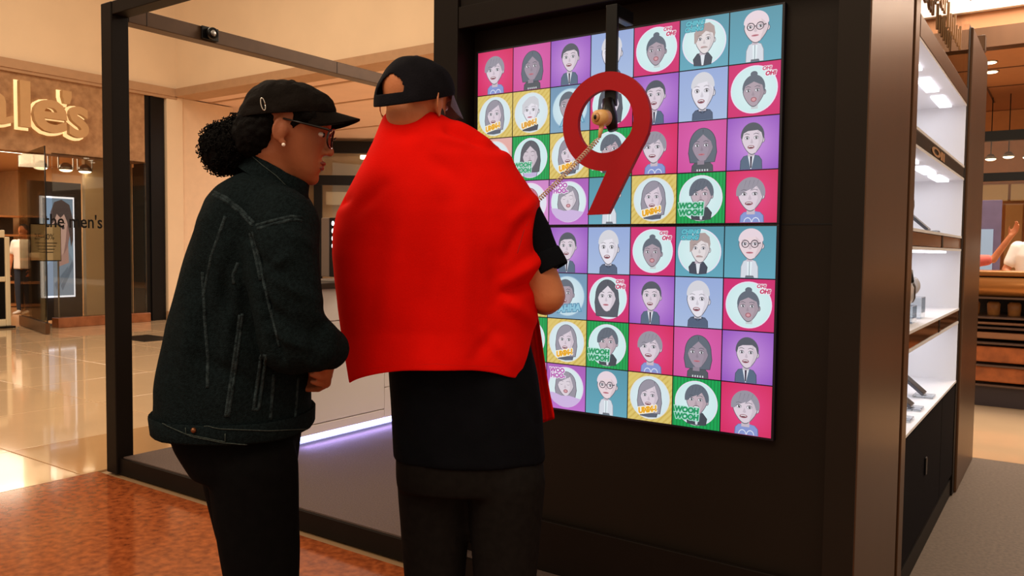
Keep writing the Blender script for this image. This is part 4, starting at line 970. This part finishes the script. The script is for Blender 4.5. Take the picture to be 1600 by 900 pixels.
# cap
M_CAPB = mat('black_cotton', (20, 16, 14), .85, var=.2, scale=24, bump=.25, bscale=200, spec=.05)
capr = (.102, .089, .088)
me = cap_dome(HW_, -.006, capr, .172, .056, .2215, ex=.80)
def capw(p, n):
    q = p-HW_.c; return .0035*noise.noise(Vector((p.x*28, p.y*28, p.z*40)))+.002*noise.noise(p*70)
displace(me, capw); me = solid(me, .003)
cap = put(me, 'cap', M_CAPB, woman)
part('brim', cap_brim(HW_, -.006, capr, .172, .056, .060, .004, .044, half=60), M_CAPB, cap, True)
part('button', MB().ell(HW_.p(-.006, 0, .224), (.008, .008, .004), 6, 12, HW_.M), M_CAPB, cap, True)
rngp = [HW_.p(-.052+.0045*math.cos(R(a))-.012*math.sin(R(a))*.35, -.0925, .152+.0125*math.sin(R(a))) for a in range(0, 361, 20)]
part('buckle', MB().tube(rngp, .0011, 6), mat('silver', (220, 214, 204), .25, metal=.9), cap, True)
# glasses
M_LENS = glass('spectacle_lens', 'e6eaf4', -.93)
M_FR = mat('black_acetate', (12, 10, 10), .2)
gl = part('glasses', MB().tube([HW_.p(-.008, -.080, .132), HW_.p(.04, -.080, .130), HW_.p(.084, -.072, .128), HW_.p(.096, -.066, .127)], [.002, .0022, .0026, .003], 8).tube([HW_.p(-.008, .080, .132), HW_.p(.04, .080, .130), HW_.p(.084, .072, .128), HW_.p(.096, .066, .127)], [.002, .0022, .0026, .003], 8), M_FR, woman, True)
for sd in (-1, 1):
    pts = []
    for k in range(25):
        a = 2*PI*k/24; ca, sa = math.cos(a), math.sin(a)
        pts.append(HW_.p(.104-.008*abs(ca*.5+sd*.5*0+ca*.0)-.010*((.036*sd+.028*ca)/.064)**2, .036*sd+.029*math.copysign(abs(ca)**.8, ca), .112+.022*math.copysign(abs(sa)**.85, sa)))
    part('rim', MB().tube(pts, .0022, 8), M_FR, gl, True)
    c = sum(pts, Vector())/len(pts); part('lens', MB().add([p for p in pts[:-1]]+[c], [(k, (k+1) % 24, 24) for k in range(24)]), M_LENS, gl)
part('bridge', MB().tube([HW_.p(.104, -.009, .115), HW_.p(.107, 0, .118), HW_.p(.104, .009, .115)], .002, 8), M_FR, gl, True)
part('earring', MB().ell(HW_.p(.002, -.0875, .076), (.0042, .0042, .0042), 8, 12), mat('pearl', (246, 232, 220), .15), woman, True, 'small pearl stud')
# jacket
M_DEN = mat('dark_denim', (13, 20, 22), .9, col2=(23, 33, 36), scale=160, bump=.6, bscale=420, spec=.04)
M_DENL = mat('worn_denim', (20, 28, 31), .9, col2=(52, 64, 68), scale=90, bump=.6, bscale=300, spec=.04)
M_STI = mat('denim_seam', (58, 66, 64), .9, var=.35, scale=240, spec=.05)
mb = MB()
tor = [(268, 392, 440, .055, .02), (280, 368, 456, .095, .02), (296, 349, 474, .135, .015), (316, 332, 486, .158, .01), (345, 318, 494, .165, .0), (400, 300, 490, .165, 0), (450, 285, 484, .165, 0), (500, 270, 484, .168, 0), (550, 259, 486, .172, 0), (600, 251, 487, .176, 0), (652, 249, 486, .176, 0)]
mb.loft([W.ring(y, a, b, d, b0) for y, a, b, d, b0 in tor])
mb.capsule([W.at(440, 350, -.105), W.at(441, 400, -.145), W.at(446, 470, -.165), W.at(455, 535, -.165)], [.082, .080, .074, .070], 20)
mb.capsule([W.at(455, 535, -.165), W.at(490, 540, -.15), W.at(513, 545, -.115)], [.068, .058, .048], 18)
mb.capsule([W.at(415, 350, .13), W.at(440, 500, .16), W.at(470, 545, .06)], [.075, .062, .045], 16)
me = remesh(mb, .006, 5)
wf = [(388, 372, 404, 440, 7, -0.0210), (404, 440, 418, 500, 7, -0.0210), (418, 500, 440, 560, 8, -0.0180), (395, 345, 430, 352, 6, -0.0060),
      (405, 470, 470, 520, 9, -0.0120), (430, 440, 492, 470, 9, 0.0105), (420, 520, 478, 545, 7, 0.0105), (470, 500, 505, 540, 8, -0.0105), (480, 478, 520, 520, 8, 0.0090), (500, 575, 470, 560, 8, 0.0075),
      (340, 420, 372, 520, 10, -0.0120), (318, 430, 330, 600, 14, -0.0105), (352, 380, 330, 470, 12, 0.0120), (372, 430, 352, 560, 12, 0.0120), (300, 480, 285, 600, 14, 0.0090), (310, 560, 420, 610, 12, -0.0090), (420, 420, 452, 400, 8, 0.0090), (400, 610, 470, 640, 9, -0.0075), (390, 400, 440, 425, 8, -0.0075), (440, 360, 485, 380, 9, 0.0075)]
displace(me, fold_fn(wf, .006, 14))
jw = me.copy()
jacket = put(me, 'jacket', M_DEN, woman, 'dark blue-black denim jacket')
seams = [[(335, 300), (352, 308), (375, 326), (400, 352)], [(333, 304), (350, 312), (373, 330), (398, 356)], [(400, 352), (425, 345), (455, 338), (476, 340)], [(402, 357), (427, 350), (456, 343), (476, 345)],
         [(394, 362), (404, 400), (412, 440), (424, 490), (438, 545)], [(390, 364), (400, 402), (408, 442)], [(316, 425), (320, 500), (325, 560), (324, 610)], [(379, 490), (370, 560), (356, 655)], [(375, 492), (366, 560), (352, 655)], [(408, 556), (396, 640), (404, 640), (416, 556), (408, 556)], [(428, 585), (422, 660)], [(466, 590), (460, 664)],
         [(372, 410), (364, 430), (366, 448)], [(352, 338), (330, 400), (316, 470)]]
for L in seams:
    pts = on_surface(jw, L, W)
    if len(pts) > 3: sm_ = part('seam', MB().tube(pts, .0011, 5), M_STI, jacket, True); mr = MB().tube(on_surface(jw, L, W, -.0015), .0042, 8); part('seam_ridge', mr, M_DENL, jacket, True)
mb = MB(); rr = [W.ring(y, a, b, d, 0) for y, a, b, d in ((638, 245, 490, .182), (640, 244, 491, .185), (664, 247, 489, .185), (667, 249, 487, .182), (664, 256, 482, .174), (642, 252, 484, .174))]
mb.loft(rr+[rr[0]], caps=False); wb = mb.mesh('waistband'); displace(wb, lambda p, n: .002*noise.noise(p*30)); wbw = wb.copy()
wbo = put(wb, 'waistband', M_DEN, jacket)
for L in ([(250, 645), (290, 660), (345, 670), (420, 673), (484, 670)], [(254, 662), (300, 682), (350, 692), (430, 697), (482, 693)], [(290, 663), (291, 678), (340, 688), (352, 690), (352, 673)]):
    pts = on_surface(wbw, L, W)
    if len(pts) > 3: part('seam', MB().tube(pts, .0011, 5), M_STI, jacket, True)
pts = on_surface(wbw, [(303, 672), (305, 674)], W)
if pts: part('button', MB().ell(pts[0], (.006, .006, .006), 8, 12), mat('copper', (120, 76, 50), .35, metal=.8), jacket, True)
# collar and cuff
cA, cB = W.at(428, 290, .0), W.at(437, 262, .0); axv = (cB-cA).normalized(); tilt = -.55
rr = []
for c, rad in ((cA, .074), (cA.lerp(cB, .5), .067), (cB, .0635), (cB+axv*.002, .0605), (cA.lerp(cB, .5), .061), (cA, .066)):
    ring_ = []
    for k in range(40):
        a = 2*PI*k/40; v = RH*math.cos(a)*rad*1.06 + FH*math.sin(a)*rad; ring_.append(c + v + UPV*(v.dot(RH)*tilt))
    rr.append(ring_)
cl = MB().loft(rr+[rr[0]], caps=False).mesh('collar'); displace(cl, lambda p, n: .002*noise.noise(p*40)); clw = cl.copy(); put(cl, 'collar', M_DEN, jacket)
pts = on_surface(clw, [(394, 244), (410, 258), (432, 275), (452, 296)], W)
if len(pts) > 3: part('seam', MB().tube(pts, .0011, 5), M_STI, jacket, True)
# trousers
mb = MB(); mb.loft([W.ring(y, a, b, d, 0) for y, a, b, d in ((640, 268, 470, .15), (665, 272, 470, .155), (690, 282, 466, .155), (715, 298, 462, .15), (735, 310, 460, .14))])
for sd, off in ((-1, .0), (1, .03)):
    hp = W.at(384, 712, 0) + WS*.072*sd; kn = Vector((hp.x, hp.y, .47)) + WF*(.03+off); an = Vector((hp.x, hp.y, .09)) + WF*off
    mb.capsule([hp, hp.lerp(kn, .5), kn, an.lerp(kn, .5), an], [.100, .088, .072, .066, .056], 18)
me = remesh(mb, .007, 5); displace(me, fold_fn([], .003, 12)); put(me, 'trousers', mat('black_trousers', (11, 11, 12), .9, var=.15, scale=40, spec=.04), woman)
for sd, off in ((-1, .0), (1, .03)):
    hp = W.at(384, 712, 0) + WS*.072*sd; an = Vector((hp.x, hp.y, .09)) + WF*off; mb = MB(); shoe(mb, an, WF); part('shoe', mb, mat('black_leather', (18, 17, 17), .4), woman, True)

# ------------------------------------------------------------ man with red cape
MN = Per(705, 2.1)
man = thing('person', 'person seen from behind in navy cap with a bright red cape over the shoulders', 'person', MN.B)
HM = Head(MN.at(650, 158, 0), R(58), R(4))
MF = (RH*math.sin(R(14)) + FH*math.cos(R(14))).normalized(); MS = UPV.cross(MF)
SK2 = skin_mat('tan_skin', (186, 112, 72), (204, 130, 86))
mb = MB(); head_prims(mb, HM, 1.25, .92)
mb.capsule([HM.p(-.022, 0, .08), MN.at(650, 205, .015), MN.at(662, 245, .02)], [.062, .060, .066], 20)
mb.capsule([MN.at(672, 300, .02), MN.at(700, 420, .03), MN.at(722, 560, .03), MN.at(733, 660, .03)], [.11, .13, .12, .125], 20)
mb.capsule([MN.at(800, 330, .02), MN.at(856, 462, -.005), MN.at(852, 466, .03), MN.at(842, 420, .25)], [.06, .047, .046, .030], 16)
mb.capsule([MN.at(585, 345, .04), MN.at(578, 470, .08), MN.at(700, 425, .32)], [.06, .047, .030], 14)
hand(mb, MN.at(842, 420, .25), (FH*.55-RH*.5+UPV*.35), (-RH*.7-FH*.3+UPV*.1), 1.05, 42, 0, 1)
hand(mb, MN.at(702, 425, .32), (RH*.75+FH*.35+UPV*.3), (RH*.2-FH*.2+UPV*.6), 1.05, 38, 0, -1)
for sd in (-1, 1):
    hp = MN.at(735, 690, .03) + MS*.09*sd; kn = Vector((hp.x, hp.y, .48)); an = Vector((hp.x, hp.y, .08))
    mb.capsule([hp, kn, an], [.09, .06, .04], 12)
me = remesh(mb, .005, 4); put(me, 'body', SK2, man, 'tanned skin of head, neck and bare elbow')
for sd in (-1, 1): 
    e = part('eye', MB().ell(HM.p(.0755, sd*.032, .118), (.012, .014, .010), 10, 16, HM.M), mat('eye_white', (226, 216, 210), .25), man, True)
    part('iris', MB().ell(HM.p(.0865, sd*.033, .117), (.003, .006, .006), 8, 12, HM.M), mat('dark_iris', (30, 20, 16), .2), e, True)
# sideburn beard shading as short hair
mb = MB()
for sd in (-1, 1): mb.ell(HM.p(.02, sd*.066, .07), (.018, .010, .034), 8, 12, HM.M)
put(remesh(mb, .003, 2), 'beard', mat('dark_stubble', (40, 26, 20), .8), man)
M_NAVY = mat('navy_cotton', (20, 19, 24), .85, var=.15, scale=30, bump=.25, bscale=220, spec=.05)
capm = (.108, .093, .112)
me = cap_dome(HM, -.006, capm, .160, .080, .2265, True)
displace(me, lambda p, n: .003*noise.noise(p*26)); me = solid(me, .004)
capo = put(me, 'cap', M_NAVY, man)
part('brim', cap_brim(HM, -.006, capm, .160, .080, .075, .055, .040), mat('screen_lit_brim', (96, 84, 104), .7), capo, True)  # screen light on the brim's underside put into its grey-violet colour
part('button', MB().ell(HM.p(-.006, 0, .2295), (.011, .011, .007), 8, 14, HM.M), mat('maroon_button', (56, 20, 26), .6), capo, True)
# t-shirt, trousers
M_TEE = mat('navy_tee', (14, 16, 21), .9, var=.12, scale=20, bump=.2, bscale=300, spec=.04)
mb = MB(); mb.loft([MN.ring(y, a, b, d, .02) for y, a, b, d in ((262, 610, 760, .07), (300, 590, 800, .10), (360, 578, 815, .115), (450, 590, 820, .12), (540, 603, 832, .128), (580, 606, 842, .132), (640, 609, 851, .135), (700, 611, 855, .138), (716, 612, 856, .139))])
mb.capsule([MN.at(795, 325, .02), MN.at(828, 368, .01), MN.at(850, 402, .0)], [.075, .062, .046], 18)
mb.capsule([MN.at(590, 340, .05), MN.at(582, 410, .07)], [.062, .054], 16)
me = remesh(mb, .007, 5); displace(me, fold_fn([(640, 600, 700, 620, 10, .006), (800, 590, 838, 660, 9, -.007), (780, 600, 800, 700, 12, .006), (820, 640, 845, 720, 9, .006), (620, 640, 650, 720, 12, -.005)], .004, 9)); put(me, 't_shirt', M_TEE, man, 'dark navy short-sleeved shirt')
mb = MB(); mb.tube([MN.at(846, 396, .003), MN.at(856, 416, -.003), MN.at(860, 424, -.005)], [.0475, .0495, .049], 24, caps=False)
me = mb.mesh('sleeve'); me = solid(me, .003); put(me, 'sleeve_hem', M_TEE, man)
mb = MB(); mb.loft([MN.ring(y, a, b, d, .02) for y, a, b, d in ((660, 618, 850, .125), (700, 616, 852, .13), (740, 616, 853, .13), (760, 618, 852, .125))])
for sd in (-1, 1):
    hp = MN.at(735, 745, .02) + MS*.098*sd; kn = Vector((hp.x, hp.y, .46)); an = Vector((hp.x, hp.y, .08))
    mb.capsule([hp, kn, an.lerp(kn, .4), an], [.105, .083, .075, .068], 18)
    m2 = MB(); shoe(m2, an, MF); part('shoe', m2, mat('black_leather', (18, 17, 17)), man, True)
me = remesh(mb, .008, 4); put(me, 'trousers', mat('charcoal_trousers', (26, 24, 23), .9, var=.15, scale=50, spec=.04), man)
# cape
CR = [(183, 600, 697, .088, .066), (192, 596, 714, .098, .08), (205, 591, 742, .110, .09), (225, 584, 772, .135, .10), (250, 572, 797, .152, .115), (280, 556, 818, .165, .13), (310, 540, 838, .175, .14), (335, 528, 849, .18, .14), (365, 522, 853, .182, .14), (400, 521, 849, .182, .14), (440, 525, 844, .18, .14), (480, 533, 838, .178, .135), (520, 542, 830, .176, .13), (552, 550, 822, .186, .125), (572, 555, 814, .192, .12), (584, 558, 808, .195, .12)]
def cape():
    nu = 90; rows_ = []
    # resample rows
    ys = [c[0] for c in CR]; Y = np.concatenate([np.linspace(183, 250, 18, endpoint=False), np.linspace(250, 584, 56)])
    cols = [np.interp(Y, ys, [c[i] for c in CR]) for i in range(5)]
    for y, xl, xr, db, df in zip(Y, *cols[1:]):
        row = []
        v = max(0, (y-330)/254)
        v2 = max(0, (y-420)/164); amax_l = amax_r = R(118-28*min(1, v/.35)-32*v2); sc_ = 1/math.sin(min(PI/2, amax_r))**.92
        l, r = MN.at(xl, y, .02), MN.at(xr, y, .02); c = (l+r)/2; hw = (r-l).dot(RH)/2
        for i in range(nu+1):
            t = i/nu*2-1; a = (amax_l if t < 0 else amax_r)*t
            ca = math.cos(a); dep = db if ca > 0 else df
            x = math.copysign(abs(math.sin(a))**.92, a)*hw*sc_; b = -math.copysign(abs(ca)**.9, ca)*dep
            rp = .010*v*math.sin(a*4.6+1.0) + .006*v*math.sin(a*8.3+y*.012)
            # hem height follows the picture: dips at the sides
            px_u = 560+(t+1)/2*245
            hem = v2*v2*(.034*(1-abs(t)**2.2) - .012*max(0, -t)**3 + .030*max(0, t-.75)*4*max(0, t-.75)) + (0 if y < 500 else (y-500)/84)*.004*math.sin(t*3.3+.5)
            fd = max(0, (abs(a)-R(86))/R(32))**1.2*.15*max(0, 1-(y-183)/140)
            tp = (.020*max(0, ca)-.010)*max(0, 1-(y-183)/50)
            row.append(c + RH*x + FH*(b+.02-rp*ca) + UPV*(hem-fd+tp))
        rows_.append(row)
    mb = MB(); n = nu+1
    mb.loft(rows_, caps=False, closed=False); return mb.mesh('cape', fix=True)
me = cape()
if sum(1 if p.normal.dot(p.center-CAMP) < 0 else -1 for p in me.polygons) < 0: me.flip_normals()
cf = [(700, 205, 780, 235, 8, -0.0240), (715, 195, 800, 250, 7, 0.0150), (690, 215, 760, 228, 8, 0.0090), (612, 215, 650, 208, 10, -0.0090), (660, 240, 720, 280, 14, -0.0105), (600, 290, 560, 330, 10, -0.0120),
      (545, 312, 532, 318, 6, -0.0150), (850, 400, 790, 440, 9, 0.0210), (845, 440, 780, 462, 9, -0.0210), (780, 462, 830, 500, 10, 0.0180), (770, 400, 775, 470, 14, -0.0120), (690, 320, 670, 540, 20, -0.0105), (725, 330, 720, 520, 18, 0.0120), (760, 520, 800, 565, 10, 0.0120), (640, 300, 600, 520, 22, 0.0090), (770, 520, 740, 560, 12, -0.0090), (840, 310, 800, 345, 8, 0.0120), (820, 340, 790, 400, 9, -0.0120), (842, 330, 835, 395, 6, -0.0150), (600, 360, 580, 500, 18, -0.0075)]
displace(me, (lambda fn: lambda p, n: fn(p, n))(fold_fn(cf, .003, 7)))
cw = me.copy(); me = solid(me, .004)
M_RED = mat('red_cape_cloth', (220, 14, 4), .85, var=.05, scale=12, bump=.12, bscale=300, spec=.06)
cape_o = put(me, 'cape', M_RED, man, 'bright red cape')
M_REDS = mat('red_thread', (150, 8, 6), .8)
for L in ([(848, 300), (835, 325), (818, 360), (806, 400)], [(568, 577), (620, 572), (680, 569), (730, 572), (790, 572)], [(852, 308), (858, 330)]):
    pts = on_surface(cw, L, MN, .003)
    if len(pts) > 3: part('seam', MB().tube(pts, .0011, 5), M_REDS, cape_o, True)
# front fall of the cape on the right side
rows_ = []
for y, xa, xb, b in ((430, 800, 826, .10), (480, 815, 838, .11), (530, 824, 846, .12), (580, 832, 854, .13), (620, 838, 861, .13), (655, 846, 869, .12)):
    rows_.append([MN.at(xa+(xb-xa)*k/10, y+(8*(1-k/10) if y == 655 else 0), b+.05-.05*math.sin(k/10*PI*.5)+.006*math.sin(k*1.3+y*.02)) for k in range(11)])
me = solid(MB().loft(rows_, caps=False, closed=False).mesh('cape_front'), .004); put(me, 'cape_front', M_RED, man)
# phone
ph = thing('phone', 'dark handset held in front of the red-caped person', 'phone', MN.at(790, 395, .34))
pc = MN.at(785, 392, .34); mbp = MB(); q = Matrix((RH, FH*.8+UPV*-.6, FH*.6+UPV*.8)).transposed()
mbp.add([pc + q @ Vector((x, y, z)) for x in (-.038, .038) for y in (-.004, .004) for z in (-.075, .075)], [(0, 1, 3, 2), (4, 6, 7, 5), (0, 4, 5, 1), (2, 3, 7, 6), (0, 2, 6, 4), (1, 5, 7, 3)])
part('slab', mbp, M_BLACK, ph)
mbp = MB(); mbp.add([pc + q @ Vector((x, y, z)) for x in (-.035, .035) for y in (-.0046, -.0042) for z in (-.071, .071)], [(0, 1, 3, 2), (4, 6, 7, 5), (0, 4, 5, 1), (2, 3, 7, 6), (0, 2, 6, 4), (1, 5, 7, 3)])
part('screen', mbp, mat('phone_screen', (60, 70, 90), .2, emit=(150, 170, 210), es=.5), ph)

# ------------------------------------------------------------ small background people
def bg_person(base, yaw, h, shirt, pants, label, arms, hair=(30, 22, 18), skin=SK2, sit=0.):
    base = Vector(base); f = Vector((math.cos(yaw), math.sin(yaw), 0)); sd = UPV.cross(f); k = h/1.75
    t = thing('person', label, 'person', base)
    P_ = lambda a, b, z: base + f*a*k + sd*b*k + UPV*(z-sit)*k
    mb = MB(); mb.ell(P_(.01, 0, 1.63), (.085*k, .075*k, .115*k), 12, 18); mb.capsule([P_(-.01, 0, 1.55), P_(-.01, 0, 1.42)], [.055*k, .06*k], 12)
    mb.ell(P_(.10, 0, 1.62), (.015, .012, .018), 8, 10); mb.ell(P_(.06, 0, 1.55), (.04*k, .04*k, .035*k), 8, 12)
    for s_ in (-1, 1): mb.ell(P_(0, s_*.078, 1.62), (.016, .008, .028), 8, 10)
    mb.capsule([P_(0, 0, 1.35), P_(0, 0, .95)], [.11*k, .11*k], 14)
    for s_, (e, w_) in zip((-1, 1), arms):
        e, w_ = P_(*e), P_(*w_); mb.capsule([P_(0, s_*.17, 1.38), e, w_], [.05*k, .042*k, .03*k], 10); hand(mb, w_, w_-e, sd*-s_, 1.0*k, 25, 0, s_)
    for s_ in (-1, 1): mb.capsule([P_(0, s_*.09, .92), P_(.02, s_*.09, .5), P_(0, s_*.09, .08)], [.07*k, .05*k, .04*k], 10)
    put(remesh(mb, .008, 3), 'body', skin, t)
    mb = MB(); mb.loft([[P_(c*a_, s2*b_, z) for c, s2 in ((math.cos(R(q)), math.sin(R(q))) for q in range(0, 360, 18))] for z, a_, b_ in ((1.46, .06, .09), (1.42, .09, .17), (1.3, .13, .20), (1.1, .13, .18), (.88, .14, .19))])
    for s_, (e, w_) in zip((-1, 1), arms): q = P_(0, s_*.17, 1.38); mb.capsule([q, q.lerp(P_(*e), .65)], [.075*k, .062*k], 12)
    put(remesh(mb, .01, 4), 'shirt', shirt, t)
    mb = MB()
    for s_ in (-1, 1): mb.capsule([P_(0, s_*.085, .92), P_(.02, s_*.09, .5), P_(0, s_*.09, .10)], [.10*k, .078*k, .06*k], 12)
    put(remesh(mb, .011, 4), 'trousers', pants, t)
    put(remesh(MB().ell(P_(-.012, 0, 1.66), (.095*k, .085*k, .10*k), 12, 16).ell(P_(-.05, 0, 1.60), (.05*k, .07*k, .07*k), 10, 14), .009, 2), 'hair', mat('hair_%d' % hair[0], hair, .8), t)
    for s_ in (-1, 1): m2 = MB(); shoe(m2, P_(0, s_*.09, .08), f); part('shoe', m2, mat('white_shoe', (216, 206, 196), .6), t, True)
    return t
M_WT = mat('white_tee', (240, 232, 222), .8); M_JN = mat('blue_jeans', (38, 48, 66), .85, var=.15)
down = (((.02, -.24, 1.12), (.10, -.22, .88)), ((.02, .24, 1.12), (.10, .22, .88)))
bg_person((-16.5, 7.35, 0), R(-60), 1.72, M_WT, M_JN, 'person in white top and dark jeans inside the shop entrance', down)
bg_person((-.30, 10.2, 0), R(-100), 1.80, M_WT, mat('dark_pants', (40, 36, 36), .8), 'person in white shirt standing behind the bronze counter', (((.05, -.26, 1.15), (.22, -.18, 1.0)), ((.05, .26, 1.15), (.22, .18, 1.0))))
bg_person((-.92, 9.5, 0), R(-40), 1.62, mat('coral_top', (206, 96, 84), .8), mat('dark_pants', (40, 36, 36)), 'person in coral top raising an arm behind the bronze counter', (((.20, -.30, 1.18), (.42, -.22, 1.12)), ((.10, .32, 1.40), (.22, .42, 1.66))))
